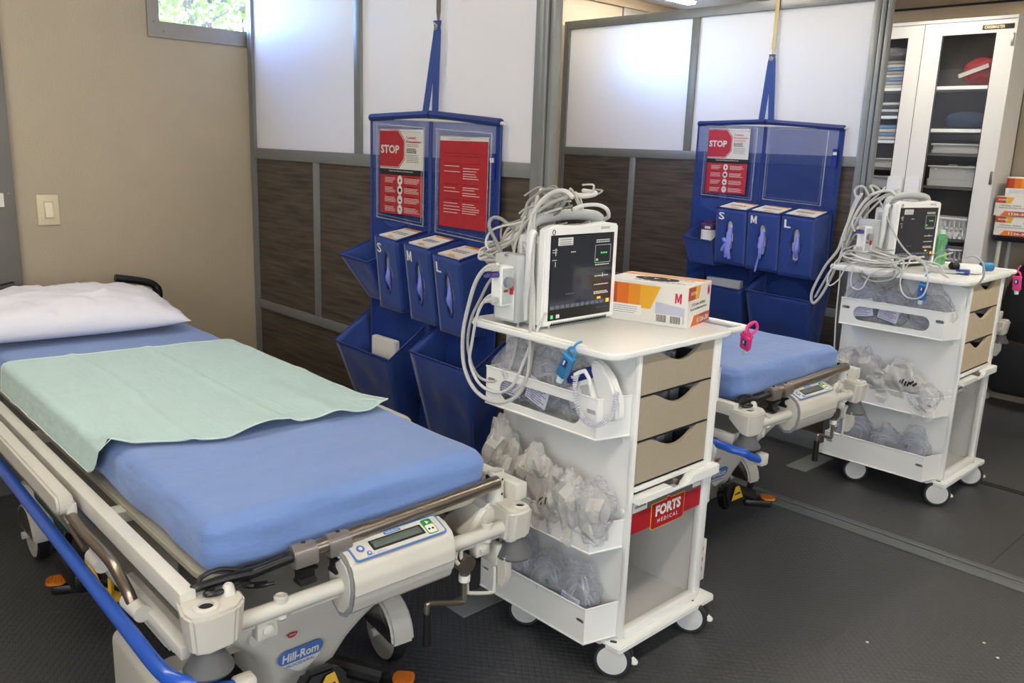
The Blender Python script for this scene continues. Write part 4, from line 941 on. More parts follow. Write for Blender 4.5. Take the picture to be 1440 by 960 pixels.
for q, (pk_, yy, R_) in enumerate(((pkA, YA, gA), (pkB, YB, gB))):
    for k, (a0, a1, b0, b1, yt, yb, z0, z1) in enumerate(pk_['gloves']):
        where = ('nearest', 'farther')[q]; sz = 'SML'[k]
        w_ = (a1-a0)*.86; m0 = (a0+a1)/2
        t_ = thing('glove_box', (m0, (yt+yy)/2, z0), 'upright glove box in the %s pocket (letter %s) of the %s blue organiser' % (ORD[k], sz, where), 'box', 'glove boxes in the blue organisers')
        bx = MB(); d0, d1 = yt+.012, yy-.012
        bt = (b0+b1)/2
        bx.raw([(bt-w_/2, yb+.01 if q == 0 else d0, z0+.01), (bt+w_/2, yb+.01 if q == 0 else d0, z0+.01), (bt+w_/2, yy-.01, z0+.01), (bt-w_/2, yy-.01, z0+.01), (m0-w_/2, d0, z1+.006), (m0+w_/2, d0, z1+.0), (m0+w_/2+.005, d1, z1+.022), (m0-w_/2+.005, d1, z1+.026)], [(0, 1, 5, 4), (1, 2, 6, 5), (2, 3, 7, 6), (3, 0, 4, 7), (4, 5, 6, 7), (3, 2, 1, 0)])
        bx.build('carton', PAPER, t_, smooth=False)
        T_ = fr((m0-w_/2, d0, z1+.0075), (w_, 0, -.006), (.005, d1-d0, .020)); D_ = math.hypot(d1-d0, .02)
        for (u0, u1, c_) in ((.2, .5, YELP), (.5, .95, ORGP)):
            MB().prism([(w_*u0, D_*.84), (w_*u1, D_*.84), (w_*u1, D_*.97), (w_*u0, D_*.97)], .0012, T_).build('print_band', c_, t_)
        MB().prism([(w_*.45, 0), (w_*.8, 0), (w_*.6, D_*.12), (w_*.4, D_*.12)], .0012, T_).build('print_band', YELP, t_)
        bars(MB(), T_ @ Matrix.Translation((0, 0, .0008)), w_*.2, w_*.9, [D_*.5, D_*.38], D_*.05).build('fine_print', GREYINK, t_)
        c, x_, h_ = R_[k]; nn_ = x_.cross(h_).normalized()
        if q == 1 and k < 2:
            gl = MB(); top = c+h_*.15-nn_*.006; low = c-h_*.12+nn_*.012
            gl.tube([top, (top+low)/2+nn_*.005, low], lambda t: .012+.006*t, 8, 5, flat=.6)
            if k == 0:
                for s_, l_ in ((-1.1, .15), (-.3, .26), (.4, .28), (-.9, -.06)): gl.tube([low+h_*.02, low+x_*s_*.10-h_*l_*.5+nn_*.01, low+x_*s_*.16-h_*l_+nn_*.006], .0105, 8, 4)
            else:
                gl.tube([low, low-h_*.10+nn_*.004, low-h_*.18], lambda t: .013-.008*t, 8, 4); gl.tube([low-h_*.05, low-x_*.08-h_*.25, low-x_*.14-h_*.42], .0055, 6, 4)
        else:
            gl = MB().tube([c+h_*.20-nn_*.012, c+x_*.02-nn_*.004, c-x_*.01-h_*.10-nn_*.003, c-h_*.22-nn_*.012], lambda t: .006+.010*math.sin(PI*t), 8, 5)
        gl.build('glove', GLOVE, t_)
# things standing in the open pockets
MB().prism(rrect(-2.86, .585, -2.70, .775, .008), .028, fr((0, 1.985, .0), (1, 0, 0), (0, 0, 1)), .004).build('paper_pack', PAPER, None, 'white folded pack in the lower left pocket of the nearest organiser', 'pack', 'packs in the lower left pockets')
MB().prism(rrect(-2.70, .62, -2.48, .87, .004), .03, fr((0, 4.15, .0), (1, 0, 0), (0, 0, 1)), .003).build('paper_pack', LGREY, None, 'grey flat pack in the lower left pocket of the farther organiser', 'pack', 'packs in the lower left pockets')
wc = thing('wipe_canister', (-2.715, 4.140, .96), 'white wipe canister with purple lid in the small pocket of the farther organiser', 'canister')
MB().lathe([(.046, 0), (.05, .004), (.05, .17), (.047, .175)], (-2.715, 4.140, .96), n=32).build('body', PAPER, wc)
MB().lathe([(.05, .173), (.055, .177), (.055, .195), (.052, .205), (.035, .211), (.034, .221), (.028, .225), (0, .225)], (-2.715, 4.140, .96), n=32).build('lid', mat('dark_purple', '3E1D52', .35), wc)
MB().box((-2.715, 4.083, 1.14), (-2.68, 4.0865, 1.153), .001).build('lid_label', PAPER, wc)

# ================================================================== CART
def cart(lab):
    c = thing('medical_cart', (-1.68, 2.06, 0), lab, 'cart', 'white medical carts')
    tp = MB().prism(rrect(-1.995, 1.715, -1.385, 2.315, .055, 7), .020, Matrix.Translation((0, 0, 1.0)), .005).build('worktop', WHITE, c)
    MB().tube([(-1.98, 1.745, 1.02), (-1.93, 1.735, 1.022), (-1.60, 1.735, 1.022), (-1.50, 1.738, 1.021)], .004, 6, 3, flat=.5).build('worktop_ridge', WHITE, tp)
    MB().tube([(-1.41, 2.29, 1.012), (-1.402, 2.34, 1.012), (-1.408, 2.376, 1.012), (-1.45, 2.392, 1.012), (-1.90, 2.392, 1.012), (-1.95, 2.375, 1.012), (-1.955, 2.29, 1.012)], .0095, 10, 5).build('push_handle', WHITE, c)
    MB().box((-1.95, 1.855, .115), (-1.41, 1.870, 1.0), .002).build('side_panel', WHITE2, c)
    MB().box((-1.95, 2.246, .115), (-1.41, 2.264, 1.0), .002).build('side_panel', WHITE2, c)
    MB().box((-1.955, 1.87, .115), (-1.94, 2.246, 1.0)).build('back_panel', WHITE2, c)
    MB().box((-1.43, 2.228, .12), (-1.405, 2.264, 1.0), .004).box((-1.42, 1.852, .12), (-1.405, 1.868, 1.0), .003).build('front_trim', WHITE, c)
    MB().box((-1.94, 1.87, .60), (-1.43, 2.246, .61)).build('shelf', WHITE2, c)
    # drawers
    zs = [(.874, .996), (.739, .868), (.606, .733)]
    for k, (a, b_) in enumerate(zs):
        y0, y1 = 1.872, 2.226; W_ = y1-y0; H_ = b_-a; P = [(0, 0), (W_, 0), (W_, H_)]
        s0, s1 = .84*W_, .18*W_
        n_ = 16
        for i in range(n_+1):
            t = i/n_; x = s0+(s1-s0)*t; P.append((x, H_-.042*((1-math.cos(2*PI*t**.85))/2)**.62))
        P.append((0, H_))
        d = MB().prism(P, .014, fr((-1.424, y0, a), (0, 1, 0), (0, 0, 1)), .0012)
        dr = d.build('drawer_front', BEIGED, c, sharp=50)
        bx = MB(); z1 = b_-.045
        bx.box((-1.90, y0+.01, a+.005), (-1.43, y0+.016, z1)).box((-1.90, y1-.016, a+.005), (-1.43, y1-.01, z1)).box((-1.90, y0+.01, a+.005), (-1.43, y1-.01, a+.01))
        bx.build('drawer_tray', mat('tray_dark', '3A3A3A', .6), dr)
        st = MB(); random.seed(k+5)
        for i in range(5):
            y = y0+.05+.05*i+random.uniform(0, .02); x = -1.47-random.random()*.03
            st.box((x-.05, y, a+.02), (x, y+.035, z1+random.uniform(0, .02)), .006, rotz(0, (x, y, 0), random.uniform(-.6, .6)))
        st.build('drawer_contents', mat('dark_contents', '85868A', .35, var=.3, vs=40), dr)
        MB().box((-1.411, y0+.003, a-.005), (-1.409, y1-.003, a-.001)).build('drawer_gap', DARKGAP, dr)
    MB().box((-1.90, 1.87, .985), (-1.5, 2.246, .999)).build('top_cavity', DARKGAP, c)
    # pull-out ledge with lock recess
    y0, y1, x1 = 1.866, 2.278, -1.380
    lg = MB().box((-1.44, 1.868, .586), (-1.402, 2.228, .600), .002)
    lg.prism([(0, .552), (y1-y0, .552), (y1-y0, .585), (.275, .585), (.26, .582), (.25, .570), (.24, .563), (.17, .563), (.16, .570), (.155, .576), (0, .576)], .030, fr((-1.412, y0, 0), (0, 1, 0), (0, 0, 1)), .003)
    lk = lg.build('ledge', WHITE, c)
    MB().cyl((-1.40, 2.055, .577), (-1.385, 2.055, .577), .009, n=16).build('lock', STEEL, lk)
    # lower compartment behind a clear door with a red band
    MB().box((-1.94, 1.872, .122), (-1.44, 1.8745, .59)).box((-1.94, 2.2425, .122), (-1.44, 2.2455, .59)).box((-1.938, 1.873, .122), (-1.93, 2.245, .59)).box((-1.94, 1.873, .118), (-1.43, 2.245, .124)).build('compartment_lining', mat('lining_grey', 'CFCDC8', .35), c)
    dd = MB().box((-1.416, 1.872, .135), (-1.4125, 2.226, .551)).build('clear_door', GLASS, c)
    RB = mat('red_band_film', 'A81C28', .35)
    MB().box((-1.4125, 1.872, .448), (-1.4115, 2.226, .512)).build('red_band', RB, dd)
    MB().box((-1.4125, 1.872, .512), (-1.412, 2.226, .551)).build('smoked_band', mat('smoke_grey', '62625E', .4), dd)
    e = [(-.085, -.042), (-.078, -.048), (.078, -.048), (.085, -.040), (.085, .038), (.012, .038), (.004, .045), (-.004, .045), (-.012, .038), (-.085, .038)]
    for s_, m_, z in ((1, YELP, .002), (.965, RB, .0026)):
        MB().prism([(a*s_, b_*(s_-.02 if s_ < 1 else 1)) for a, b_ in e], z, fr((-1.4125, 2.052, .482), (0, 1, 0), (0, 0, 1))).build('emblem', m_, dd)
    MB().text('FORTS', (-1.4094, 2.052, .492), (0, 1, 0), (0, 0, 1), .128, .036, .05).build('lettering', PAPER, dd)
    MB().text('M E D I C A L', (-1.4094, 2.052, .458), (0, 1, 0), (0, 0, 1), .105, .013, .015).build('lettering', PAPER, dd)
    MB().box((-1.4115, 1.876, .515), (-1.411, 1.945, .545)).build('asset_label', PAPER, dd)
    MB().text('A00000066', (-1.4108, 1.912, .532), (0, 1, 0), (0, 0, 1), .055, .010, .02).build('lettering', INK, dd)
    MB().box((-1.4115, 2.178, .518), (-1.411, 2.222, .548)).build('barcode_label', PAPER, dd)
    bc = MB()
    for i in range(12): bc.box((-1.4112, 2.183+.003*i, .531), (-1.4106, 2.1845+.003*i, .544))
    bc.build('barcode', INK, dd)
    # base
    bb = MB().prism(rrect(-2.0, 1.812, -1.375, 2.312, .012), .020, Matrix.Translation((0, 0, .095)), .003).build('base_plate', WHITE, c)
    MB().box((-1.43, 1.872, .115), (-1.400, 2.24, .140), .003).build('base_sill', WHITE, c)
    # casters
    CD = mat('caster_disc', 'D5D5D2', .35); CT = mat('caster_tyre', '2A2C32', .55)
    for i, (x, y, a) in enumerate(((-1.425, 1.850, .55), (-1.415, 2.235, .45), (-1.80, 1.85, .6), (-1.90, 2.25, .6))):
        ax = V((math.sin(a), -math.cos(a), 0)); q = V((x, y, .058)); side = V((ax.y, -ax.x, 0))
        f = MB().cyl((x+side.x*.02, y+side.y*.02, .085), (x+side.x*.02, y+side.y*.02, .10), .018, n=16)
        f.cyl(q-ax*.012, q+ax*.012, .03, n=16).box((x-.022, y-.014, .05), (x+.03, y+.014, .092), .008, rotz(0, (x, y, 0), a))
        k = f.build('caster', WHITE, c)
        for s_ in (-1, 1):
            o = q+ax*s_*.020
            MB().lathe([(.040, -.011), (.054, -.011), (.058, -.006), (.058, .005), (.054, .011), (.040, .011)], o, ax*s_, 32).build('tyre', CT, k)
            MB().lathe([(0, .0135), (.008, .0135), (.030, .0135), (.040, .0115), (.0455, .0118), (.0455, -.008), (0, -.008)], o, ax*s_, 32).build('wheel_disc', CD, k)
        if i < 2:
            MB().prism(rrect(-.018, -.013, .018, .013, .012), .008, Matrix.Translation((x+.045, y+.035, .045)) @ Matrix.Rotation(.3, 4, 'Y'), .002).build('brake_tab', WHITE, k)
    # side baskets
    def basket(x0, x1, yi, yo, z0, z1, slot, nm='side_basket'):
        s_ = 1 if yo < yi else -1; dch = .03
        b_ = thing(nm, ((x0+x1)/2, (yi+yo)/2, z0)); b_.parent = c; b_.location = V(((x0+x1)/2, (yi+yo)/2, z0))-WL[c.name]
        holes = []
        def ov(cx_, cz, a, r_): return [(cx_+(a-r_)*(1 if math.cos(t) > 0 else -1)+r_*math.cos(t), cz+r_*math.sin(t)) for t in [2*PI*(i+.5)/20 for i in range(20)]]
        L_ = x1-x0-dch; H_ = z1-z0
        if slot: holes = [ov(L_*.50, H_*.50, L_*.365, H_*.27), ov(L_*.055, H_*.66, .018, .007), ov(L_*.95, H_*.66, .018, .007)]
        else: holes = [ov(L_*.955, H_*.62, .016, .006), ov(L_*.05, H_*.62, .016, .006)]
        M_ = fr((x0, yo, z0), (1, 0, 0), (0, 0, 1)) if s_ > 0 else fr((x0, yo-.004, z0), (1, 0, 0), (0, 0, 1))
        MB().plate([(0, 0), (L_, 0), (L_, H_), (0, H_)], holes, .004, M_ @ Matrix.Translation((0, 0, -.004 if s_ > 0 else -.004))).build('outer_wall', WHITE, b_, smooth=False)
        w_ = MB()
        A, B_ = V((x0+L_, yo, 0)), V((x1, yi, 0)); d = (B_-A).normalized(); nn = V((d.y, -d.x, 0))*.004*s_
        def wall(A, B_, nn):
            w_.raw([A+V((0, 0, z0)), B_+V((0, 0, z0)), B_+nn+V((0, 0, z0)), A+nn+V((0, 0, z0)), A+V((0, 0, z1)), B_+V((0, 0, z1)), B_+nn+V((0, 0, z1)), A+nn+V((0, 0, z1))], [(0, 1, 5, 4), (1, 2, 6, 5), (2, 3, 7, 6), (3, 0, 4, 7), (4, 5, 6, 7), (0, 3, 2, 1)])
        wall(A, B_, -nn); w_.build('end_wall', WHITE, b_, smooth=False); w_ = MB(); wall(V((x0, yo, 0)), V((x0, yi, 0)), V((.004, 0, 0)))
        w_.build('end_wall', WHITE, b_, smooth=False)
        MB().raw([(x0, yo, z0), (x0+L_, yo, z0), (x1, yi, z0), (x0, yi, z0), (x0, yo, z0+.004), (x0+L_, yo, z0+.004), (x1, yi, z0+.004), (x0, yi, z0+.004)], [(0, 1, 5, 4), (1, 2, 6, 5), (2, 3, 7, 6), (3, 0, 4, 7), (4, 5, 6, 7), (0, 3, 2, 1)]).build('basket_floor', WHITE, b_, smooth=False)
        MB().tube([(x0, yo, z1), (x0+L_, yo, z1), (x1, yi, z1)], .0032, 6, 0).build('rim', WHITE, b_)
        MB().tube([(x0, yo, z0+.002), (x0+L_, yo, z0+.002), (x1, yi, z0+.002)], .0035, 6, 0).build('lower_rim', WHITE, b_)
    for (z0, z1, sl) in ((.757, .877, 1), (.412, .50, 0), (.122, .236, 0)):
        basket(-1.915, -1.425, 1.855, 1.742, z0, z1, sl)
    for (z0, z1) in ((.757, .865), (.40, .49), (.08+.04, .22)):
        basket(-1.93, -1.44, 2.264, 2.375, z0, z1, 0)
    for z in (.735, .52): MB().lathe([(.009, 0), (.008, .004), (0, .005)], (-1.432 if z < .6 else -1.45, 1.855, z), (0, -1, 0), 14).build('plug', WHITE, c)
    return c
c1 = cart('white medical cart with beige drawers, standing at the foot of the nearest bed')
DC = V((.125, 2.165, 0)); SC = 1.035
c2 = dup(c1, V((-1.68, 2.06, 0))+DC, 0, SC, 'white medical cart of the second bay, tangled cables lying on its top')
for o in c2.children_recursive:
    if o.name.split('.')[0] in ('red_band', 'emblem', 'smoked_band', 'barcode', 'barcode_label') or (o.name.startswith('lettering') and o.parent.name.startswith('clear_door') and o.dimensions.y > .08): bpy.data.objects.remove(o); continue
    if o.name.startswith('drawer_front'): o.data = o.data.copy(); o.data.materials[0] = TAN
CT2 = Matrix.Translation(V((-1.68, 2.06, 0))+DC) @ Matrix.Scale(SC, 4) @ Matrix.Translation(-V((-1.68, 2.06, 0)))
I4 = Matrix.Identity(4)
# ------------------------------------------------------------------ crumpled wraps with contents
def crumple(mb, M_, sx_, sy_, sz, seed, amt=.18, sub=4, tip=0):
    bm = bmesh.new(); bmesh.ops.create_icosphere(bm, subdivisions=sub, radius=1)
    for q in bm.verts:
        d = q.co.copy(); n_ = noise.noise(d*1.6+V((seed, 0, 0))); f = noise.noise(V((d.x*5, d.y*5, d.z*2.2))+V((0, seed, 0)))
        rdg = abs(noise.noise(V((d.x*2.0, d.y*2.0, d.z*.8))+V((seed, seed, 3)))); r_ = 1+amt*(n_*1.0+.25*f-1.5*rdg+.3)
        if tip and d.z > .35: r_ *= 1+tip*(d.z-.35)*(1+.8*noise.noise(V((d.x*5, d.y*5, seed)))); d = V((d.x*(1-.5*(d.z-.35)), d.y*(1-.3*(d.z-.35)), d.z))
        q.co = V((d.x*sx_*r_, d.y*sy_*r_, d.z*sz*r_))
    mb.add(bm, M_); return mb
def mask(M_, c, w_, h_, seed, lab, group, kind='mask', film_=None, tilt=0):
    """clear wrap with a coiled tube, a mask shell and a printed slip"""
    c = M_ @ V(c); s_ = (M_.to_scale()).x; w_ *= s_; h_ *= s_; random.seed(seed)
    t_ = thing('wrapped_mask', c-V((0, 0, h_*.5)), lab, 'medical packet', group)
    R_ = Matrix.Translation(c) @ Matrix.Rotation(tilt, 4, 'Y')
    crumple(MB(), R_, w_*.52, .050*s_, h_*.56, seed, .24, 4, .3).build('wrap', film_ or FILM, t_, sharp=50)
    crumple(MB(), R_, w_*.46, .040*s_, h_*.48, seed+9, .16, 3).build('inner_wrap', film_ or FILM, t_, sharp=40)
    tb = MB(); pts = []
    for i in range(34):
        a = i*.62; r_ = .30+.10*math.sin(i*.31+seed); pts.append(R_ @ V((w_*r_*math.cos(a)*1.05, .018*math.sin(i*1.3+seed), h_*(r_)*math.sin(a)-h_*.04)))
    tb.tube(pts, .0042, 6, 4).build('tubing', mat('clear_tubing', 'B9BDCB', .2, alpha=.75), t_)
    if kind == 'mask':
        bm = bmesh.new(); bmesh.ops.create_icosphere(bm, subdivisions=3, radius=1)
        for q in bm.verts: q.co = V((q.co.x*w_*.26, q.co.y*.030-.004, q.co.z*h_*.36*(1-.25*q.co.z)))
        MB().add(bm, R_ @ Matrix.Translation((w_*random.uniform(-.12, .12), 0, 0)) @ Matrix.Rotation(.4, 4, 'Y')).build('mask_shell', CLEARP, t_)
        k = random.choice((-1, 1)); g = R_ @ V((w_*.12*k, -.034*s_, h_*.12))
        MB().box(g-V((.008, .002, .009)), g+V((.008, .002, .009)), .003).build('green_connector', mat('valve_green', '2E6B50', .4), t_)
    if kind in ('slip',):
        a = random.uniform(-.25, .35); LM = R_ @ Matrix.Translation((w_*.02, -.048*s_, -h_*.12)) @ Matrix.Rotation(a, 4, 'Y')
        sl = MB().box((-w_*.26, 0, -h_*.24), (w_*.26, .001, h_*.22), 0, LM).build('printed_slip', mat('slip_white', 'C9CBDA', .5), t_)
        bars(MB(), LM @ fr((0, -.0005, 0), (1, 0, 0), (0, 0, 1)), -w_*.23, w_*.23, [h_*(-.2+.045*i) for i in range(9)], h_*.014, .3).build('slip_print', mat('slip_ink', '3B4A8C', .5), sl)
    return t_
def coil(M_, c, r_, n_, seed, lab, group):
    return mask(M_, c, r_*2, r_*2, seed, lab, group, 'coil')
def basket_things(M_, who, q):
    G = 'wrapped masks in the top basket of the %s cart' % who
    mask(M_, (-1.825, 1.80, .865), .19, .17, 11+q, 'clear-wrapped coil of tubing at the left end of the top basket, %s cart' % who, G, 'slip')
    mask(M_, (-1.70, 1.80, .86), .17, .16, 23+q, 'clear-wrapped mask in the middle of the top basket, %s cart' % who, G, 'slip')
    if q: mask(M_, (-1.54, 1.80, .86), .20, .17, 31+q, 'clear-wrapped tubing at the right end of the top basket, farther cart', G, 'coil')
    else: mask(M_, (-1.60, 1.815, .855), .12, .14, 31+q, 'clear-wrapped tubing behind the white thermometer, top basket, nearest cart', G, 'coil')
    G = 'bagged masks in the bottom basket of the %s cart' % who
    mask(M_, (-1.80, 1.80, .245), .17, .17, 41+q, 'clear-wrapped mask at the left end of the bottom basket, %s cart' % who, G)
    mask(M_, (-1.655, 1.80, .225), .17, .15, 47+q, 'clear-wrapped mask in the middle of the bottom basket, %s cart' % who, G)
    mask(M_, (-1.53, 1.80, .235), .14, .17, 53+q, 'clear-wrapped mask at the right end of the bottom basket, %s cart' % who, G, 'mask' if q else 'slip')
basket_things(I4, 'nearest', 0); basket_things(CT2, 'farther', 3)
def milky(M_, c, dims, seed, lab, group, m_=None, marks=0, mk=0, rot=0):
    c = M_ @ V(c); s_ = M_.to_scale().x; a, b_, h_ = [d*s_ for d in dims]; random.seed(seed)
    t_ = thing('plastic_bag', c-V((0, 0, h_*.5)), lab, 'plastic bag', group); R_ = Matrix.Translation(c) @ Matrix.Rotation(rot, 4, 'Y')
    crumple(MB(), R_, a*.5, b_*.5, h_*.5, seed, .29, 5, .2).build('bag_film', m_ or FILMW, t_, sharp=60)
    crumple(MB(), R_, a*.40, b_*.36, h_*.42, seed+3, .26, 3).build('inner_fold', FILMW, t_, sharp=50)
    for k in range(2+mk):
        w_ = MB()      # loose corners of film
        p = R_ @ V((a*random.uniform(-.3, .3), -b_*.3, h_*(random.choice((-.35, .35)))))
        d = V((random.uniform(-.5, .5), -.3, random.choice((-1, 1))*random.uniform(.5, 1))).normalized()*h_*.35; e = d.cross(V((0, 1, 0))).normalized()*a*.18
        mid = p+d*.5+V((0, -.01, 0))
        w_.raw([p-e, p+e, mid-e*.9+V((0, -.008, 0)), mid+e*.7, p+d+e*.3, p+d-e*.4], [(0, 1, 3, 2), (2, 3, 4, 5)])
        w_.build('loose_corner', FILMW, t_, sharp=18)
    if marks:
        for i in range(marks):
            MB().box((-.002-.001*i, 0, -.012), (.0, .0008, .012), 0, R_ @ Matrix.Translation((a*(-.15+.07*i), -b_*.5, h_*(.02+.03*math.sin(i*2)))) @ Matrix.Rotation(.5+.3*math.sin(i), 4, 'Y')).build('bag_print', INK, t_)
    return t_
G = 'milky plastic bags in the middle basket of the nearest cart'
milky(I4, (-1.875, 1.785, .58), (.13, .10, .24), 2, 'tall milky plastic bag at the left end of the middle basket, nearest cart', G, mk=1)
milky(I4, (-1.80, 1.76, .54), (.09, .08, .20), 5, 'narrow milky bag beside the tall one, middle basket, nearest cart', G)
milky(I4, (-1.705, 1.775, .56), (.14, .09, .20), 9, 'crumpled milky bag with a puffed top, middle basket, nearest cart', G, mk=1)
milky(I4, (-1.625, 1.765, .52), (.10, .09, .19), 14, 'milky bag with small black print, middle basket, nearest cart', G, marks=5)
milky(I4, (-1.56, 1.77, .53), (.12, .10, .17), 21, 'milky bag hanging over the middle basket rim, nearest cart', G, mk=2)
t_ = milky(I4, (-1.48, 1.775, .525), (.16, .11, .19), 26, 'milky bag showing a clear mask inside, right end of the middle basket', G, FILM, mk=1)
bm = bmesh.new(); bmesh.ops.create_icosphere(bm, subdivisions=3, radius=1)
for q in bm.verts: q.co = V((q.co.x*.045, q.co.y*.03, q.co.z*.055*(1-.3*q.co.z)))
MB().add(bm, Matrix.Translation((-1.48, 1.765, .525))).build('mask_shell', CLEARP, t_)
G = 'clear and milky bags in the middle basket of the farther cart'
for k, (x, z, a, b_, h_, m_, mk) in enumerate(((-1.87, .545, .15, .10, .17, FILM, 0), (-1.78, .565, .15, .10, .17, FILM, 0), (-1.70, .515, .12, .10, .11, FILMW, 0), (-1.61, .545, .19, .10, .16, FILMW, 9), (-1.50, .49, .13, .12, .13, FILM, 0))):
    milky(CT2, (x, 1.775, z), (a, b_, h_), 60+k*7, ('clear bag at the left end', 'clear bag second from the left end', 'small white crumpled bag', 'white bag covered in fine black print', 'clear bag hanging over the right end')[k]+' of the middle basket, farther cart', G, m_, marks=mk, mk=1)
# white bag in the right-hand basket of the nearest cart
milky(I4, (-1.50, 2.32, .57), (.12, .09, .20), 90, 'pale plastic bag in the middle basket on the far side of the nearest cart', None, mk=0)
tb_ = thing('tissue_box', (-1.49, 2.32, .126), 'small white carton printed with pink flowers, low on the far side of the nearest cart', 'box')
MB().box((-1.53, 2.275, .126), (-1.45, 2.355, .275), .002).build('carton', PAPER, tb_)
for z, m_ in ((.245, mat('rose_print', 'C0546A', .5)), (.205, mat('leaf_print', '4C6A3C', .5)), (.17, mat('rose_print', 'C0546A', .5))):
    MB().cyl((-1.45, 2.325, z), (-1.4492, 2.325, z), .013, n=9).build('flower_print', m_, tb_)
# wipe canister inside the compartment
w2 = thing('wipe_canister', (-1.50, 1.935, .124), 'white canister with black cap inside the lower compartment of the nearest cart', 'canister')
MB().lathe([(.036, 0), (.038, .003), (.038, .16), (.036, .165)], (-1.50, 1.925, .125), n=28).build('body', PAPER, w2)
MB().lathe([(.037, .165), (.04, .168), (.04, .205), (.036, .222), (0, .225)], (-1.50, 1.925, .125), n=28).build('cap', BLACKP, w2)
bars(MB(), fr((-1.4615, 1.915, .16), (0, 1, 0), (0, 0, 1)), 0, .025, [.01*i for i in range(9)], .003).build('label_print', GREYINK, w2)
# ------------------------------------------------------------------ patient monitor
def monitor(M_, lab, lit):
    m_ = thing('patient_monitor', (0, 0, 0), lab, 'monitor', 'patient monitors')
    W_, H_ = .165, .300
    f = MB(); f.prism([(-W_, 0), (W_, 0), (W_-.001, H_-.006), (.10, H_+.002), (.02, H_-.004), (-.02, H_-.006), (-.12, H_), (-W_+.001, H_-.012)], .030, fr((-.030, 0, .008), (0, 1, 0), (0, 0, 1)), .005)
    b_ = f.build('bezel', WHITE, m_)
    MB().box((0, -.142, .024), (.0015, .142, .278), .0005).build('screen_frame', SCRB, m_)
    sc = MB().box((.0012, -.139, .056), (.0022, .139, .275)).build('screen', SCREEN, m_)
    T_ = fr((.0022, 0, 0), (0, 1, 0), (0, 0, 1))
    bars(MB(), T_, -.135, -.115, [.235, .228, .205], .002).box((-.122, .218, 0), (-.120, .24, .0006), 0, T_).box((-.122, .185, 0), (-.120, .20, .0006), 0, T_).build('trace_marks', SCW, sc)
    g = MB(); g.box((-.112, .247, 0), (-.048, .270, .0005), 0, T_); g.build('message_box', SCW, sc)
    bars(MB(), T_ @ Matrix.Translation((0, 0, .0006)), -.105, -.052, [.264, .257, .251], .0022).build('message_text', SCD, sc)
    bars(MB(), T_, -.055, -.03, [.226], .003).build('value_text', SCW, sc)
    q = MB()
    for a, b2, c_, d in ((.055, .240, .128, .241), (.055, .186, .128, .187), (.055, .186, .0558, .24), (.127, .186, .1278, .24)): q.box((a, b2, 0), (c_, d, .0006), 0, T_)
    q.build('frame_lines', SCW, sc)
    bars(MB(), T_, .082, .112, [.216], .005).box((.060, .192, 0), (.070, .199, .0006), 0, T_).build('green_value', SCG, sc)
    bars(MB(), T_, .058, .128, [.256, .250, .180, .145, .118, .095, .09], .003).box((.094, .140, 0), (.096, .153, .0006), 0, T_).build('value_text', SCW, sc)
    MB().box((.075, .072, 0), (.092, .079, .0006), 0, T_).box((.118, .038+.02, 0), (.133, .052+.018, .0006), 0, T_).build('amber_mark', SCY, sc)
    bars(MB(), T_, -.07, -.03, [.10], .003).build('value_text', SCD, sc)
    k_ = MB()
    for i in range(11): k_.box((-.136+.0225*i, .058, 0), (-.118+.0225*i, .068, .0006), 0, T_)
    k_.build('soft_keys', SCD, sc)
    bars(MB(), T_, .07, .13, [.045], .002).build('strip_print', SCD, sc)
    MB().box((-.132, .030, 0), (-.122, .041, .0008), 0, T_).build('status_icon', SCG, sc); MB().box((-.108, .030, 0), (-.094, .041, .0008), 0, T_).build('status_icon', SCW, sc)
    MB().tube([(.0005, -.130+.006*math.cos(a), .287+.007*math.sin(a)) for a in [2*PI*i/12 for i in range(12)]], .0012, 5, 1, True).build('logo_ring', INK, m_)
    MB().box((.0, .08, .289), (.0012, .12, .297)).build('top_sticker', REDM if lit else LGREY, m_)
    vt = MB()
    for i in range(34): vt.box((-.006, -.125+.0075*i, .008), (.0008, -.1215+.0075*i, .017))
    vt.build('lower_vents', INK, m_)
    # rear body and carrying handle
    MB().box((-.135, -.145, .0), (-.028, .145, .275), .014).build('rear_body', WHITE2, m_)
    MB().box((-.115, -.147, .05), (-.05, -.143, .25), .002).build('side_panel', LGREY, m_)
    vs_ = MB()
    for i in range(12): vs_.box((-.108, -.1485, .13+.009*i), (-.06, -.146, .134+.009*i))
    vs_.build('side_vents', GREYP, m_)
    MB().box((-.105, -.150, .06), (-.075, -.146, .12), .002).build('side_label', PAPER, m_)
    MB().tube([(-.07, -.150, .26), (-.07, -.150, .298), (-.07, -.12, .318), (-.07, 0, .330), (-.07, .12, .322), (-.07, .150, .30), (-.07, .150, .26)], .014, 12, 6, flat=1.4).build('carry_handle', LGREY, m_)
    MB().box((-.125, -.13, .27), (-.04, .13, .288), .006).build('top_tray', GREYP, m_)
    cr_ = MB(); random.seed(4)
    for i in range(9): cr_.tube([(-.05-.06*random.random(), -.12+.026*i, .288), (-.04, -.11+.026*i, .30+.01*random.random()), (-.09, -.10+.026*i, .292), (-.06, -.09+.026*i, .287)], .0028, 6, 4)
    cr_.build('lead_clips', CABLE, m_)
    # module rack at the left with connectors
    MB().box((-.17, -.205, .012), (-.07, -.150, .215), .006).build('module_rack', LGREY, m_)
    MB().box((-.16, -.2075, .02), (-.08, -.204, .11), .003).build('module_cover', WHITE2, m_)
    MB().tube([(-.055, -.155, .285), (-.058, -.166, .26), (-.06, -.166, .16), (-.075, -.160, .08), (-.08, -.155, .02)], .013, 10, 5, flat=1.5).build('carry_handle', WHITE2, m_)
    md = MB().box((-.13, -.255, .065), (-.085, -.204, .185), .006).build('connector_module', WHITE, m_)
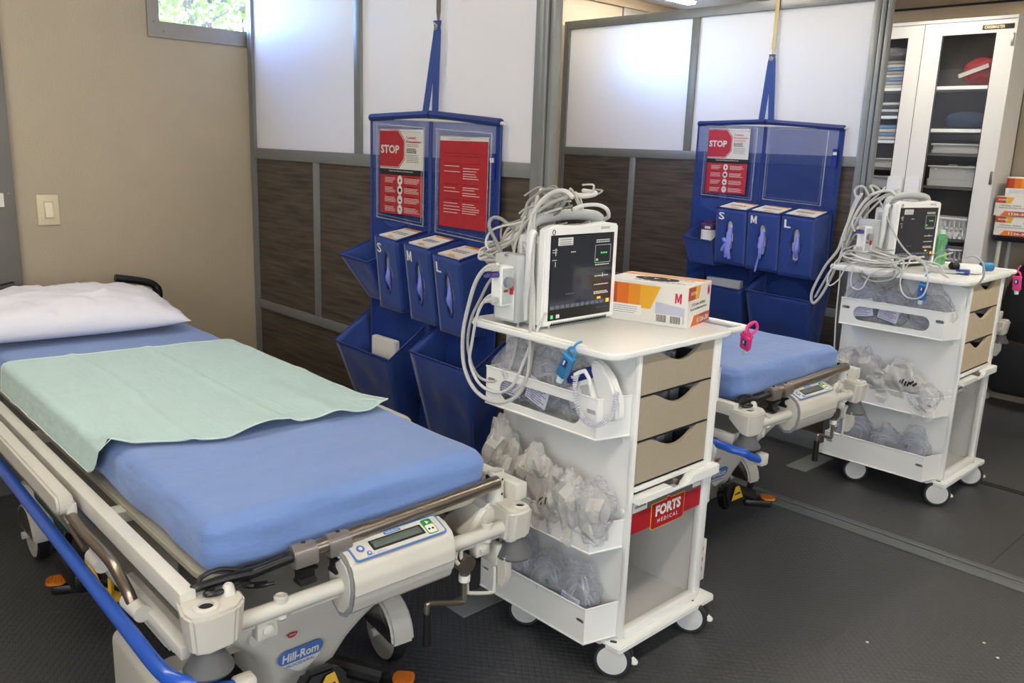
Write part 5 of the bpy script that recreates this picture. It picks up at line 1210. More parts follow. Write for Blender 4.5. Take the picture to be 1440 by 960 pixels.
    MB().box((-.0865, -.250, .072), (-.0835, -.210, .178), .003).build('module_face', LGREY, md)
    MB().cyl((-.085, -.232, .138), (-.070, -.232, .138), .016, n=20).build('grey_knob', GREYP, md)
    for z, m2, w_ in ((.178, CABLE, .024), (.160, PURPLE, .026), (.085, CABLE, .020)):
        MB().box((-.12, -.285, z-.008), (-.092, -.245, z+.008), .005).cyl((-.106, -.285, z), (-.106, -.302, z-.003), .0065, .0045, 12).build('connector', m2, md)
    MB().box((-.084, -.222, .10), (-.078, -.210, .13), .002).build('red_connector', REDM, md)
    MB().box((-.084, -.245, .108), (-.0825, -.228, .116)).build('copper_mark', mat('copper_mark', '9A6238', .4, .6), md)
    for o in m_.children_recursive: pass
    m_.matrix_world = M_
    return m_
mo1 = monitor(Matrix.Translation((-1.715, 1.94, 1.022)), 'white patient monitor with dark screen standing on the nearest cart', 0)
WL[mo1.name] = V((0, 0, 0))
M2 = Matrix.Translation((-1.60, 4.165, 1.058)) @ Matrix.Rotation(math.radians(-13), 4, 'Z')
mo2 = dup(mo1, (0, 0, 0), 0, 1, 'white patient monitor standing on the farther cart among loose cables'); mo2.matrix_world = M2
CAB1 = [
 (0.0056,[(-1.833,1.700,1.208),(-1.889,1.706,1.192),(-1.939,1.712,1.146),(-1.977,1.718,1.071),(-2.011,1.724,0.962),(-2.007,1.729,0.857),(-1.959,1.735,0.789),(-1.874,1.741,0.768),(-1.794,1.747,0.798),(-1.748,1.753,0.864),(-1.735,1.759,0.965),(-1.743,1.765,1.092),(-1.761,1.771,1.195),(-1.784,1.776,1.287),(-1.776,1.782,1.360),(-1.727,1.788,1.414),(-1.672,1.794,1.432),(-1.638,1.800,1.414)]),
 (0.004,[(-1.823,1.700,1.192),(-1.877,1.708,1.150),(-1.922,1.715,1.091),(-1.974,1.723,1.014),(-1.993,1.731,0.918),(-1.951,1.738,0.837),(-1.866,1.746,0.838),(-1.813,1.754,0.905),(-1.802,1.762,1.017),(-1.826,1.769,1.144),(-1.846,1.777,1.248),(-1.812,1.785,1.326),(-1.729,1.792,1.388),(-1.655,1.800,1.417)]),
 (0.0042,[(-1.818,1.690,1.126),(-1.872,1.697,1.104),(-1.920,1.704,1.048),(-1.951,1.711,0.952),(-1.967,1.718,0.879),(-1.925,1.725,0.817),(-1.849,1.732,0.806),(-1.788,1.739,0.846),(-1.751,1.746,0.931),(-1.720,1.753,1.012),(-1.685,1.760,1.081)]),
 (0.005,[(-1.905,1.780,1.231),(-1.943,1.790,1.263),(-1.986,1.800,1.303),(-1.985,1.810,1.327),(-1.959,1.820,1.329),(-1.921,1.830,1.308),(-1.876,1.840,1.281)]),
 (0.0055,[(-1.931,1.760,1.222),(-1.989,1.774,1.202),(-2.009,1.788,1.214),(-1.946,1.802,1.247),(-1.873,1.816,1.291),(-1.838,1.830,1.343),(-1.794,1.844,1.388),(-1.737,1.858,1.415),(-1.665,1.872,1.415),(-1.629,1.886,1.426),(-1.691,1.900,1.430)]),
 (0.0055,[(-1.828,1.740,1.227),(-1.891,1.753,1.210),(-1.961,1.767,1.203),(-1.993,1.780,1.212),(-1.952,1.793,1.236),(-1.881,1.807,1.269),(-1.848,1.820,1.315),(-1.833,1.833,1.365),(-1.768,1.847,1.394),(-1.715,1.860,1.408)]),
 (0.005,[(-1.672,1.840,1.379),(-1.654,1.862,1.390),(-1.620,1.884,1.394),(-1.603,1.906,1.383),(-1.612,1.928,1.361),(-1.646,1.950,1.349)]),
 (0.0045,[(-1.831,1.820,1.393),(-1.803,1.824,1.413),(-1.779,1.829,1.427),(-1.743,1.833,1.431),(-1.703,1.838,1.415),(-1.720,1.842,1.383),(-1.780,1.847,1.358),(-1.827,1.851,1.315),(-1.849,1.856,1.255),(-1.843,1.860,1.178)]),
 (0.0036,[(-2.010,1.830,1.250),(-2.033,1.833,1.225),(-2.014,1.836,1.199),(-1.985,1.839,1.230),(-1.951,1.842,1.273),(-1.884,1.845,1.324),(-1.837,1.848,1.375),(-1.818,1.852,1.414),(-1.830,1.855,1.405),(-1.827,1.858,1.354),(-1.825,1.861,1.268),(-1.826,1.864,1.136),(-1.816,1.867,1.025),(-1.792,1.870,0.988)]),
 (0.0045,[(-1.779,1.800,1.411),(-1.772,1.784,1.360),(-1.756,1.769,1.259),(-1.741,1.753,1.157),(-1.725,1.737,1.055),(-1.706,1.721,0.954),(-1.704,1.706,0.882),(-1.737,1.690,0.844)]),
 (0.0035,[(-1.829,1.800,1.345),(-1.849,1.807,1.311),(-1.862,1.813,1.255),(-1.871,1.820,1.177),(-1.860,1.827,1.134),(-1.848,1.833,1.068),(-1.846,1.840,1.023)]),
 (0.0035,[(-1.873,1.800,1.244),(-1.887,1.806,1.275),(-1.878,1.811,1.297),(-1.838,1.817,1.307),(-1.825,1.823,1.287),(-1.853,1.829,1.256),(-1.899,1.834,1.246),(-1.916,1.840,1.264)]),
 (0.003,[(-1.960,1.780,1.231),(-1.989,1.790,1.254),(-1.978,1.800,1.288),(-1.938,1.810,1.307),(-1.873,1.820,1.323),(-1.793,1.830,1.353),(-1.717,1.840,1.379)]),
 (0.003,[(-1.874,1.820,1.351),(-1.844,1.826,1.370),(-1.768,1.831,1.390),(-1.722,1.837,1.404),(-1.695,1.843,1.430),(-1.692,1.849,1.434),(-1.671,1.854,1.407),(-1.660,1.860,1.383)]),
 (0.0024,[(-1.711,1.860,1.429),(-1.750,1.873,1.397),(-1.796,1.887,1.364),(-1.832,1.900,1.352)]),
 (0.0024,[(-1.703,1.860,1.429),(-1.727,1.880,1.392),(-1.729,1.900,1.367)]),
 (0.0024,[(-1.700,1.860,1.427),(-1.693,1.880,1.395),(-1.698,1.900,1.373)]),
 (0.003,[(-1.884,1.790,1.044),(-1.867,1.793,1.020),(-1.848,1.797,1.016),(-1.834,1.800,0.989)]),
 (0.0032,[(-1.807,1.780,1.269),(-1.789,1.788,1.222),(-1.774,1.796,1.192),(-1.761,1.804,1.146),(-1.753,1.812,1.085),(-1.727,1.820,1.019)]),
]
CAB2 = [
 (0.006,[(-1.801,3.980,1.391),(-1.831,3.986,1.329),(-1.872,3.992,1.191),(-1.894,3.998,1.113),(-1.952,4.005,1.025),(-2.006,4.011,0.893),(-1.995,4.017,0.836),(-1.953,4.023,0.899),(-1.901,4.029,1.047),(-1.876,4.035,1.171),(-1.845,4.042,1.293),(-1.790,4.048,1.381),(-1.709,4.054,1.409),(-1.675,4.060,1.388)]),
 (0.0052,[(-1.830,4.000,1.379),(-1.859,4.012,1.293),(-1.883,4.024,1.154),(-1.893,4.036,1.076),(-1.950,4.048,0.987),(-2.012,4.060,0.858)]),
 (0.005,[(-1.835,4.000,1.369),(-1.851,4.010,1.401),(-1.838,4.020,1.421),(-1.814,4.030,1.416),(-1.793,4.040,1.381),(-1.779,4.050,1.398),(-1.801,4.060,1.423),(-1.785,4.070,1.424),(-1.760,4.080,1.406)]),
 (0.005,[(-1.855,4.000,1.141),(-1.838,4.016,1.227),(-1.814,4.032,1.303),(-1.779,4.048,1.352),(-1.726,4.064,1.385),(-1.680,4.080,1.410)]),
 (0.0045,[(-1.806,4.000,1.197),(-1.842,4.013,1.233),(-1.848,4.027,1.266),(-1.814,4.040,1.276)]),
 (0.0045,[(-1.800,4.000,1.147),(-1.785,4.020,1.123),(-1.758,4.040,1.115)]),
 (0.0036,[(-1.735,4.020,1.368),(-1.691,4.007,1.306),(-1.639,3.993,1.230),(-1.579,3.980,1.162),(-1.503,3.967,1.113),(-1.434,3.953,1.094),(-1.332,3.940,1.045),(-1.266,3.927,1.027),(-1.225,3.913,1.047),(-1.201,3.900,1.087),(-1.208,3.887,1.141),(-1.241,3.873,1.168),(-1.277,3.860,1.159)]),
 (0.0032,[(-1.855,3.960,1.099),(-1.816,3.960,1.123),(-1.747,3.960,1.118),(-1.661,3.960,1.108),(-1.599,3.960,1.089),(-1.580,3.960,1.042),(-1.607,3.960,0.996),(-1.660,3.960,0.971),(-1.730,3.960,0.989),(-1.761,3.960,1.042),(-1.731,3.960,1.079),(-1.660,3.960,1.101),(-1.590,3.960,1.116),(-1.517,3.960,1.115)]),
 (0.0032,[(-1.794,3.845,1.106),(-1.724,3.845,1.094),(-1.625,3.845,1.093),(-1.542,3.845,1.110),(-1.475,3.845,1.143),(-1.425,3.845,1.112),(-1.401,3.845,1.043),(-1.413,3.845,0.979),(-1.455,3.845,0.957),(-1.501,3.845,0.975),(-1.519,3.845,1.037),(-1.499,3.845,1.093),(-1.480,3.845,1.136),(-1.439,3.845,1.128),(-1.367,3.845,1.119),(-1.338,3.845,1.083)]),
 (0.003,[(-1.788,3.850,1.120),(-1.836,3.850,1.061),(-1.857,3.850,0.980),(-1.838,3.850,0.962),(-1.800,3.850,0.998),(-1.773,3.850,1.058),(-1.726,3.850,1.087)]),
 (0.003,[(-1.776,3.850,1.081),(-1.745,3.850,1.105),(-1.675,3.850,1.080),(-1.594,3.850,1.084),(-1.530,3.850,1.079),(-1.555,3.850,1.031),(-1.633,3.850,1.008),(-1.694,3.850,1.026)]),
 (0.003,[(-1.848,3.970,1.085),(-1.760,3.970,1.055),(-1.628,3.970,1.078),(-1.537,3.970,1.122),(-1.442,3.970,1.107),(-1.422,3.970,1.135),(-1.360,3.970,1.164)]),
 (0.003,[(-1.740,3.850,1.063),(-1.745,3.850,0.996),(-1.727,3.850,0.965),(-1.687,3.850,0.970),(-1.653,3.850,1.041),(-1.577,3.850,1.073),(-1.512,3.850,1.062)]),
 (0.0034,[(-1.861,3.980,1.038),(-1.857,3.980,0.952),(-1.855,3.980,0.847),(-1.848,3.980,0.707),(-1.833,3.980,0.530),(-1.819,3.980,0.387)]),
 (0.0034,[(-1.848,3.990,1.125),(-1.799,3.990,1.147),(-1.729,3.990,1.138),(-1.660,3.990,1.129),(-1.603,3.990,1.119)]),
 (0.0045,[(-1.870,4.000,1.115),(-1.854,4.012,1.140),(-1.814,4.024,1.229),(-1.787,4.036,1.298),(-1.740,4.048,1.361),(-1.703,4.060,1.396)]),
]

LA = ('thick cable looping from the monitor top down to the upper connector', 'thin cable looping down from the purple connector', 'cable looping down from the lowest connector', 'white bent cable end sticking out left of the tangle', 'thick cable arching over the monitor handle from the far left', 'thick cable in a long flat loop at the left of the tangle', 'thick cable arching behind the handle to the right', 'thick cable looped over the left end of the handle', 'thin cable dropping from the tangle to the worktop', 'double cable hanging straight down left of the bezel', 'thin dark cable winding down the monitor side', 'small ring of cable at the monitor side', 'thin cable in the outermost upper left loop', 'thin lead crossing above the handle', 'thin lead falling left of the handle peak', 'shortest lead at the peak of the tangle', 'thin lead falling right of the handle peak', 'thin cord hanging beneath the connector block', 'thin cable down the side of the monitor to the worktop')
LB = ('thickest cable in the long drooping loop left of the cart', 'second thick cable beside the long drooping loop', 'curled cable ends above the module', 'cable arching from the left to the handle', 'short cable curved around the upper connectors', 'short cable curled below the connectors', 'grey cable crossing the monitor and looping over the right corner', 'flat coil of cable lying left on the worktop', 'long cable in the round loop hanging over the blue bottle', 'small loop hanging over the left end of the worktop', 'oval loop on the left of the worktop', 'straight cable running across the worktop front', 'small loop drooping at the left corner of the worktop', 'cable hanging down to the floor behind the cart', 'short cable bowed over the worktop by the module', 'cable rising from the worktop to the monitor handle')
for nm, CL, who in (('a', CAB1, 'nearest'), ('b', CAB2, 'farther')):
    for i, (r_, pts) in enumerate(CL):
        MB().tube(pts, r_*1.15, 8, 7).build('monitor_cable', (CABLE2, CABLE, CABLE2, CABLE3)[i % 4] if nm == 'a' else (CABLE2, CABLE2, CABLE, CABLE)[i % 4], None, (LA if nm == 'a' else LB)[i]+', %s cart' % who, 'cable', 'cables of the %s monitor' % who)
random.seed(77)
for nm, who, src, n_ in (('a', 'nearest', [CAB1[i][1] for i in (4, 5, 7, 13, 12, 8)], 9), ('b', 'farther', [CAB2[i][1] for i in (7, 10, 14, 15, 3, 11)], 8)):
    for i in range(n_):
        q = src[i % len(src)]; d = V((random.uniform(-.03, .03), random.uniform(0, .03), random.uniform(-.012, .02)))
        MB().tube([V(p_)+d+V([random.uniform(-.012, .012) for _ in range(3)]) for p_ in q], random.choice((.0028, .0036, .0048)), 8, 6).build('monitor_cable', random.choice((CABLE, CABLE2, CABLE3)), None, 'thin cable lost in the middle of the tangle, %s monitor' % who, 'cable', 'cables in the middle of the %s tangle' % who)
# glove box on the nearest worktop
glove_box((-1.753, 2.098, 1.0205), (.972, .235, 0), (-.235, .972, 0), .285, .130, .195, 'M', '1126-20', MAGE, 'white, orange and amber glove box marked M lying on the nearest cart', None)
# green gel bottle
def gel(x, y, z, h_, lab):
    g = thing('gel_bottle', (x, y, z), lab, 'bottle', 'green gel bottles'); 
    MB().lathe([(.026, 0), (.031, .006), (.031, h_*.72), (.022, h_*.84), (.012, h_*.88)], (x, y, z), n=24).build('body', GREENGEL, g)
    MB().lathe([(.014, h_*.88), (.014, h_), (0, h_)], (x, y, z), n=16).build('cap', mat('clear_cap', 'BFE3C4', .3), g)
    MB().box((x+.0305, y-.012, z+h_*.45), (x+.032, y+.012, z+h_*.6), .001).build('label', NAVY, g)
    MB().box((x+.0300, y-.012, z+h_*.2), (x+.032, y+.012, z+h_*.36), .001).build('label', mat('lime', '8FD14A', .5), g)
gel(-1.84, 2.16, 1.021, .15, 'green gel bottle mostly hidden behind the monitor on the nearest cart')
gel(-1.57, 4.40, 1.057, .17, 'green gel bottle beside the monitor on the farther cart')
# hanging sanitiser bottles
def sanit(top, tilt, body, holder, lab, h_=.075, roll=0):
    top = V(top); t_ = thing('sanitiser_bottle', top-V((0, 0, h_)), lab, 'bottle', 'small hanging sanitiser bottles')
    R_ = Matrix.Translation(top) @ Matrix.Rotation(tilt, 4, 'Y') @ Matrix.Rotation(roll, 4, 'X')
    MB().box((-.019, -.011, -h_), (.019, .011, -.018), .008, R_).build('body', body, t_)
    MB().cyl((0, 0, -h_), (0, 0, -h_-.018), .011, .009, 14, True, R_).build('cap', mat('clear_cap2', 'CFE0EC', .3), t_)
    MB().tube([(-.014, 0, -.022), (-.012, 0, -.006), (0, 0, .004), (.012, 0, -.006), (.014, 0, -.022)], .004, 8, 5, M=R_).tube([(0, 0, .002), (.004, .0, .02), (.010, .012, .03)], .0035, 8, 4, M=R_).box((-.020, -.012, -.030), (.020, .012, -.020), .004, R_).build('holder', holder, t_)
    MB().box((-.008, -.0125, -.058), (.010, -.0105, -.034), .0005, R_).build('label', NAVY, t_)
    MB().box((-.004, -.0132, -.052), (.002, -.0115, -.038), .0003, R_).build('label_print', PAPER, t_)
    return t_
HB = mat('blue_silicone', '3E8FC8', .35)
sanit((-1.525, 1.706, 1.012), .42, TEALBLUE, HB, 'blue sanitiser bottle hanging from the near edge of the nearest cart top', .095)
sanit((-1.43, 3.885, 1.045), .05, mat('blue_gel_b', '2F74C0', .25), HB, 'blue sanitiser bottle hanging at the edge of the farther cart top', .095)
sanit((-1.41, 2.412, .998), .35, PINKG, PINKG, 'pink sanitiser bottle hanging from the handle of the nearest cart', .085, .5)
sanit((-1.275, 4.62, 1.04), -.10, PINKG, PINKG, 'pink sanitiser bottle hanging from the handle of the farther cart', .09)
MB().tube([(-1.40, 2.375, 1.0), (-1.392, 2.39, 1.024), (-1.388, 2.42, 1.028), (-1.388, 2.432, 1.005), (-1.40, 2.418, .985)], .0045, 8, 5).build('silicone_strap', PINKG, None, 'pink strap looped over the handle of the nearest cart', 'strap')
# thermometer in the nearest top basket
th = thing('ear_thermometer', (-1.52, 1.79, .80), 'white handheld thermometer with navy probe, leaning in the top basket of the nearest cart', 'thermometer')
TH = Matrix.Translation((-1.505, 1.775, .872)) @ Matrix.Rotation(-.42, 4, 'Y') @ Matrix.Scale(1.15, 4)
MB().box((-.040, -.022, -.075), (.022, .022, .045), .010, TH).build('body', WHITE, th)
MB().box((-.052, -.024, .040), (.026, .022, .070), .008, TH).build('probe_cover', NAVY, th)
MB().box((-.03, -.0245, .052), (.0, -.0235, .059), 0, TH).build('cover_print', PAPER, th)
MB().cyl((.020, -.024, .056), (.020, -.026, .056), .004, n=10, M=TH).build('button', PAPER, th)
MB().box((-.012, -.0225, -.06), (.016, -.021, .03), .003, TH).build('keypad', LGREY, th)
MB().prism([(.0, -.07), (.045, -.075), (.062, -.03), (.056, .03), (.035, .07), (.012, .085), (0, .06)], .03, TH @ fr((.024, .018, 0), (1, 0, 0), (0, 0, 1)), .006).build('cradle', WHITE2, th)
MB().box((-.075, -.01, -.02), (-.045, .012, .035), .004, TH).build('probe_well', LGREY, th)
MB().tube([(-1.500, 1.735, .952), (-1.515, 1.728, .945), (-1.527, 1.72, .935)], .006, 8).tube([(-1.505, 1.735, .953), (-1.485, 1.735, .93), (-1.482, 1.735, .915)], .0055, 8).build('probe_handle', WHITE, th)
pts = []; base = [V(p) for p in ((-1.522, 1.722, .935), (-1.523, 1.720, .905), (-1.512, 1.716, .862), (-1.488, 1.714, .826), (-1.455, 1.716, .812), (-1.418, 1.722, .822), (-1.398, 1.735, .852), (-1.395, 1.745, .885), (-1.41, 1.765, .91))]
path = []
for i in range(len(base)-1):
    for k in range(10):
        a, b_, c_, d = base[max(i-1, 0)], base[i], base[i+1], base[min(i+2, len(base)-1)]; t = k/10
        path.append(.5*((2*b_)+(c_-a)*t+(2*a-5*b_+4*c_-d)*t*t+(3*b_-a-3*c_+d)*t**3))
N_ = len(path); turns = 46
for i in range(turns*8):
    t = i/(turns*8)*(N_-2); j = int(t); p = path[j].lerp(path[j+1], t-j); T_ = (path[j+1]-path[j]).normalized(); n1 = T_.cross(V((0, 1, 0))).normalized(); n2 = T_.cross(n1)
    a = 2*PI*i/8; pts.append(p+(n1*math.cos(a)+n2*math.sin(a))*.0062)
MB().tube(pts, .0017, 5, 0).build('coiled_cord', mat('cord_white', 'D2D4E0', .4), th)
# thermometer and bits on the farther worktop
t2 = thing('ear_thermometer', (-1.37, 4.10, 1.057), 'white handheld thermometer with navy and black ends, lying on the farther cart', 'thermometer')
MB().box((-1.41, 4.10, 1.058), (-1.33, 4.15, 1.078), .006, rotz(0, (-1.37, 4.12, 0), .2)).build('probe_cover', NAVY, t2)
MB().box((-1.41, 4.15, 1.058), (-1.30, 4.22, 1.10), .014, rotz(0, (-1.35, 4.18, 0), .5)).build('body', WHITE, t2)
MB().cyl((-1.33, 4.27, 1.085), (-1.30, 4.31, 1.085), .022, n=20).build('clear_cap', TEALBLUE, t2)
MB().cyl((-1.385, 4.13, 1.09), (-1.405, 4.105, 1.09), .017, n=18).cyl((-1.405, 4.105, 1.09), (-1.408, 4.10, 1.09), .011, n=18).build('probe_well', BLACKP, t2)
MB().text('Braun', (-1.37, 4.0975, 1.068), (1, .2, 0), (0, 0, 1), .05, .010, .02).build('lettering', PAPER, t2)
mo_ = MB().prism([(0, 0), (.12, .03), (.14, .08), (.05, .10), (-.02, .05)], .018, Matrix.Translation((-1.50, 4.05, 1.057)), .006).build('sensor_pad', LGREY, None, 'flat light grey sensor with coiled lead lying on the farther worktop', 'sensor')

# ================================================================== GLAZED CABINET
cb = thing('glazed_cabinet', (-2.39, 6.05, 0), 'tall white double-door cabinet with glass windows against the back wall', 'cabinet')
CW = mat('cabinet_white', 'DAD7D2', .4); X0, X1, YF, ZT = -2.94, -1.85, 5.90, 2.405
MB().box((X0, YF+.02, .0), (X0+.02, 6.22, ZT)).build('side_panel', CW, cb); MB().box((X1-.02, YF+.02, 0), (X1, 6.22, ZT)).build('side_panel', CW, cb)
MB().box((X0, YF+.0, ZT), (X1, 6.22, ZT+.02), .002).build('top_panel', CW, cb); MB().box((X0, 6.20, 0), (X1, 6.22, ZT)).build('back_panel', mat('cabinet_inside', '57534F', .6), cb)
MB().box((X0+.02, YF+.02, .05), (X1-.02, 6.2, .08)).build('base_panel', CW, cb)
xm = -2.392
def door(x0, x1, g0, g1, lab):
    d = MB(); d.plate([(x0, .05), (x1, .05), (x1, ZT-.004), (x0, ZT-.004)], [[(g0, .62), (g1, .62), (g1, 2.328), (g0, 2.328)]], .02, fr((0, YF+.02, 0), (1, 0, 0), (0, 0, 1)))
    d_ = d.build('door', CW, cb, smooth=False)
    MB().box((g0-.004, YF+.008, .616), (g1+.004, YF+.012, 2.332)).build('glass', GLASS, d_)
    e = MB(); e.box((g0, YF-.001, .62), (g0+.004, YF+.004, 2.328)).box((g1-.004, YF-.001, .62), (g1, YF+.004, 2.328)).build('gasket', BLACKR, d_)
    return d_
dl_ = door(X0, xm-.002, -2.80, -2.49, ''); dr2 = door(xm+.002, X1, -2.277, -1.96, '')
MB().box((xm-.0018, YF+.001, .05), (xm+.0018, YF+.015, ZT-.005)).build('door_gap', DARKGAP, cb)
for a, b_, d_ in ((-2.50, -2.40, dl_), (-2.382, -2.285, dr2)):
    MB().prism(rrect(a, 1.33, b_, 1.445, .02), .02, fr((0, YF, 0), (1, 0, 0), (0, 0, 1)), .004).build('handle_plate', WHITE2, d_)
MB().box((-1.872, YF-.006, 2.245), (-1.855, YF+.0, 2.32), .002).build('hinge', STEEL, dr2)
MB().box((-1.872, YF-.006, 1.42), (-1.855, YF+.0, 1.50), .002).build('hinge', STEEL, dr2)
MB().box((-2.045, YF-.0025, 2.346), (-1.865, YF-.0005, 2.376), .001).build('name_plate', BLACKP, dr2)
MB().text('CAREMASTER', (-1.975, YF-.003, 2.361), (1, 0, 0), (0, 0, 1), .115, .018, .02).build('lettering', mat('plate_gold', 'B9A878', .4, .5), dr2)
for z in (2.0, 1.735): MB().box((xm+.0, YF+.035, z), (X1-.02, 6.19, z+.022)).build('shelf', WHITE2, cb)
for z in (2.0, 1.82): MB().box((X0+.02, YF+.035, z), (xm-.003, 6.19, z+.018)).build('shelf', WHITE2, cb)
MB().box((xm-.003, YF+.035, .08), (xm+.003, 6.19, ZT-.01)).build('divider', mat('cabinet_inside', '6A6662', .6), cb)
def bin_(x0, x1, z, h_, name, m_, lab, group, slots=0):
    b_ = thing(name, ((x0+x1)/2, 6.03, z), lab, 'storage bin', group); y0, y1 = YF+.04, 6.17
    q = MB(); q.prism([(0, 0), (x1-x0, 0), (x1-x0, h_*.35), (0, h_*.35)], .004, fr((x0, y0+.03, z), (1, 0, 0), (0, -.3, 1)))
    q.box((x0+.01, y0+.02, z), (x1-.01, y1, z+.004)).box((x0+.01, y0+.02, z), (x0+.014, y1, z+h_)).box((x1-.014, y0+.02, z), (x1-.01, y1, z+h_)).box((x0+.01, y1-.004, z), (x1-.01, y1, z+h_))
    if not slots: q.box((x0+.012, y0+.014, z), (x1-.012, y0+.018, z+h_))
    q.box((x0, y0, z+h_-.012), (x1, y0+.022, z+h_), .003)
    if slots:
        n_ = slots
        for i in range(n_+1): xx = x0+.01+(x1-x0-.02)*i/n_; q.box((xx-.004, y0+.014, z), (xx+.004, y0+.018, z+h_))
        for zz in (0, h_*.45): q.box((x0+.01, y0+.014, z+zz), (x1-.01, y0+.018, z+zz+.014))
    q.build('tray', m_, b_)
    return b_
BG = mat('bin_grey', 'A9A9A2', .5)
bin_(-2.27, -1.90, 1.605, .06, 'storage_tray', BG, 'shallow grey tray right below the second shelf, right cabinet door', 'trays in the glazed cabinet')
bin_(-2.27, -1.90, 1.395, .13, 'storage_bin', BG, 'deeper grey bin heaped with wrapped supplies, right cabinet door', 'trays in the glazed cabinet')
bin_(-2.27, -1.90, 1.06, .135, 'storage_basket', WHITE2, 'upper white slotted basket low in the cabinet, right door', 'trays in the glazed cabinet', 12)
bin_(-2.27, -1.90, .86, .135, 'storage_basket', WHITE2, 'lower white slotted basket in the cabinet, right door', 'trays in the glazed cabinet', 12)
bin_(-2.80, -2.42, 1.50, .06, 'storage_tray', BG, 'shallow grey tray behind the left cabinet door', 'trays in the glazed cabinet')
bin_(-2.80, -2.42, 1.36, .08, 'storage_bin', BG, 'grey bin behind the left cabinet door, under the shallow tray', 'trays in the glazed cabinet')
for z in (1.585, 1.375, 1.04, .84):   # runners carrying the trays
    MB().box((xm+.004, YF+.05, z), (X1-.021, 6.18, z+.018)).build('shelf', mat('runner_grey', '55534F', .6), cb)
for z in (1.48, 1.34):
    MB().box((X0+.021, YF+.05, z), (xm-.004, 6.18, z+.018)).build('shelf', mat('runner_grey', '55534F', .6), cb)
def folded(x0, x1, z, n_, cols, lab, group=None, h_=.018, name='folded_pack', cat='supplies'):
    f = thing(name, ((x0+x1)/2, 6.05, z), lab, cat, group)
    for i in range(n_):
        a = random.uniform(-.01, .01)
        MB().box((x0+a, YF+.05, z+h_*i), (x1+a, 6.15, z+h_*(i+.92)), h_*.3).build('fold', cols[i % len(cols)], f)
    return f
SB = mat('supply_blue', '5E7FA8', .7); SW = mat('supply_white', 'B8B6B0', .7); SN = mat('supply_navy', '2C3A52', .8)
random.seed(12)
folded(-2.79, -2.48, 2.02, 8, [SW, mat('supply_grey', '8E8C88', .7), SB], 'stack of pale folded packs on the top left cabinet shelf', 'folded packs behind the left cabinet door', .022)
crumple(MB(), Matrix.Translation((-2.66, 6.0, 2.245)), .13, .10, .045, 4, .3, 4).build('wrapped_supplies', FILM, None, 'clear crumpled wrap on top of the folded packs, left cabinet door', 'supplies', sharp=20)
folded(-2.79, -2.48, 1.84, 4, [SN, SW], 'white and dark packs on the second left cabinet shelf', 'folded packs behind the left cabinet door', .022)
folded(-2.79, -2.48, 1.68, 4, [SW, SB], 'blue and white drape stack on the third left cabinet shelf', 'folded packs behind the left cabinet door', .025)
MB().box((X0+.021, YF+.05, 1.66), (xm-.004, 6.18, 1.678)).build('shelf', WHITE2, cb)
rb = thing('red_bag', (-2.07, 6.02, 2.024), 'red bag with white strap on the top right cabinet shelf', 'bag')
crumple(MB(), Matrix.Translation((-2.05, 6.05, 2.115)), .12, .08, .085, 6, .16, 4).build('body', mat('dark_red_cloth', '8A2A30', .7), rb, sharp=60)
MB().box((-2.17, 5.955, 2.10), (-1.99, 5.962, 2.125), 0, rotz(0, (-2.08, 5.95, 0), 0) @ Matrix.Translation((-2.08, 0, 2.11)) @ Matrix.Rotation(-.35, 4, 'Y') @ Matrix.Translation((2.08, 0, -2.11))).build('strap', SW, rb)
crumple(MB(), Matrix.Translation((-2.10, 6.05, 1.815)), .145, .09, .055, 9, .1, 4).build('folded_blanket', SN, None, 'dark navy folded blanket on the second right cabinet shelf', 'blanket', sharp=60)
for k in range(9):
    a = random.uniform(-.8, .8)
    MB().box((-.035, -.03, 0), (.035, .03, .012), .003, Matrix.Translation((-2.23+.035*k, 5.99+.02*(k % 3), 1.49+.012*(k % 3))) @ Matrix.Rotation(a, 4, 'Z') @ Matrix.Rotation(.4*math.sin(k*2), 4, 'Y')).build('supply_packet', (SW, SW, mat('supply_grey', '8E8C88', .7))[k % 3], None, 'small white packet heaped in the grey bin of the glazed cabinet', 'supplies', 'packets heaped in the grey bin')
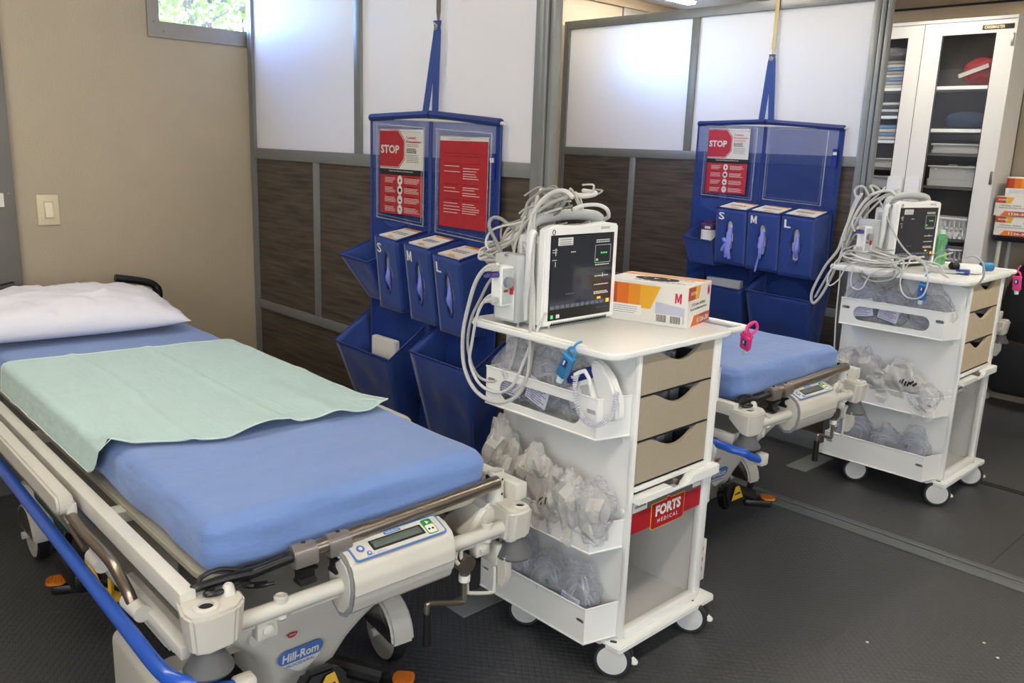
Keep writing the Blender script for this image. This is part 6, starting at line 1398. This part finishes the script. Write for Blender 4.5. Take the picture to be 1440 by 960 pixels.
# ================================================================== BLACK SUPPLY CART at the right edge
k = thing('black_trolley', (-1.45, 6.0, 0), 'black trolley with round-edged top and hanging black bag, at the right edge', 'trolley')
MB().prism(rrect(-1.835, 5.945, -1.0, 6.215, .05), .035, Matrix.Translation((0, 0, 1.075)), .008).build('top', BLACKP, k)
for (x, y) in ((-1.78, 5.98), (-1.78, 6.18), (-1.06, 5.98), (-1.06, 6.18)): MB().cyl((x, y, .05), (x, y, 1.08), .014, n=14).lathe([(.02, 0), (.03, .01), (.03, .05), (.015, .055)], (x, y, 0), (0, 0, 1), 14).build('pole', mat('pole_white', 'C4C3BF', .4), k)
CL = mat('black_cloth', '0E0E10', .8, bump=.4, bs=30)
crumple(MB(), Matrix.Translation((-1.40, 6.07, .68)), .34, .13, .37, 3, .05, 4).build('bag', CL, k, sharp=70)
MB().box((-1.72, 5.96, .10), (-1.05, 6.18, .45), .04).build('lower_bag', CL, k)
MB().tube([(-1.66, 5.985, .74), (-1.64, 5.97, .86), (-1.54, 5.945, .92), (-1.38, 5.94, .93)], .006, 8).build('zip', BLACKP, k)
MB().box((-1.57, 5.932, .85), (-1.56, 5.94, .89), .002).build('zip_pull', STEEL, k)
GB = 'glove boxes stacked on the black trolley'
glove_box((-1.825, 6.175, 1.111), (.03, -1, 0), (1, .03, 0), .22, .12, .20, 'XL', '1126-31', mat('lime_print', '6FA52C', .5), 'glove box marked XL, bottom of the stack on the black trolley', GB, False)
glove_box((-1.835, 6.172, 1.232), (.01, -1, 0), (1, .01, 0), .22, .12, .20, 'L', '1126-30', GREYINK, 'glove box marked L, on top of the XL box on the black trolley', GB, False)
glove_box((-1.79, 5.965, 1.353), (1, -.03, 0), (.03, 1, 0), .28, .12, .2, 'S', '1126-10', ORGP, 'glove box with orange band, topmost of the stack on the black trolley', GB, False)
glove_box((-1.60, 5.97, 1.111), (1, .0, 0), (0, 1, 0), .20, .12, .22, 'M', '1126-20', MAGE, 'glove box at the right edge of the picture, beside the XL box', GB, False)
glove_box((-1.60, 5.97, 1.232), (1, .0, 0), (0, 1, 0), .20, .12, .22, 'M', '1126-20', MAGE, 'glove box at the right edge of the picture, beside the L box', GB, False)
# loose cable hanging by the second partition
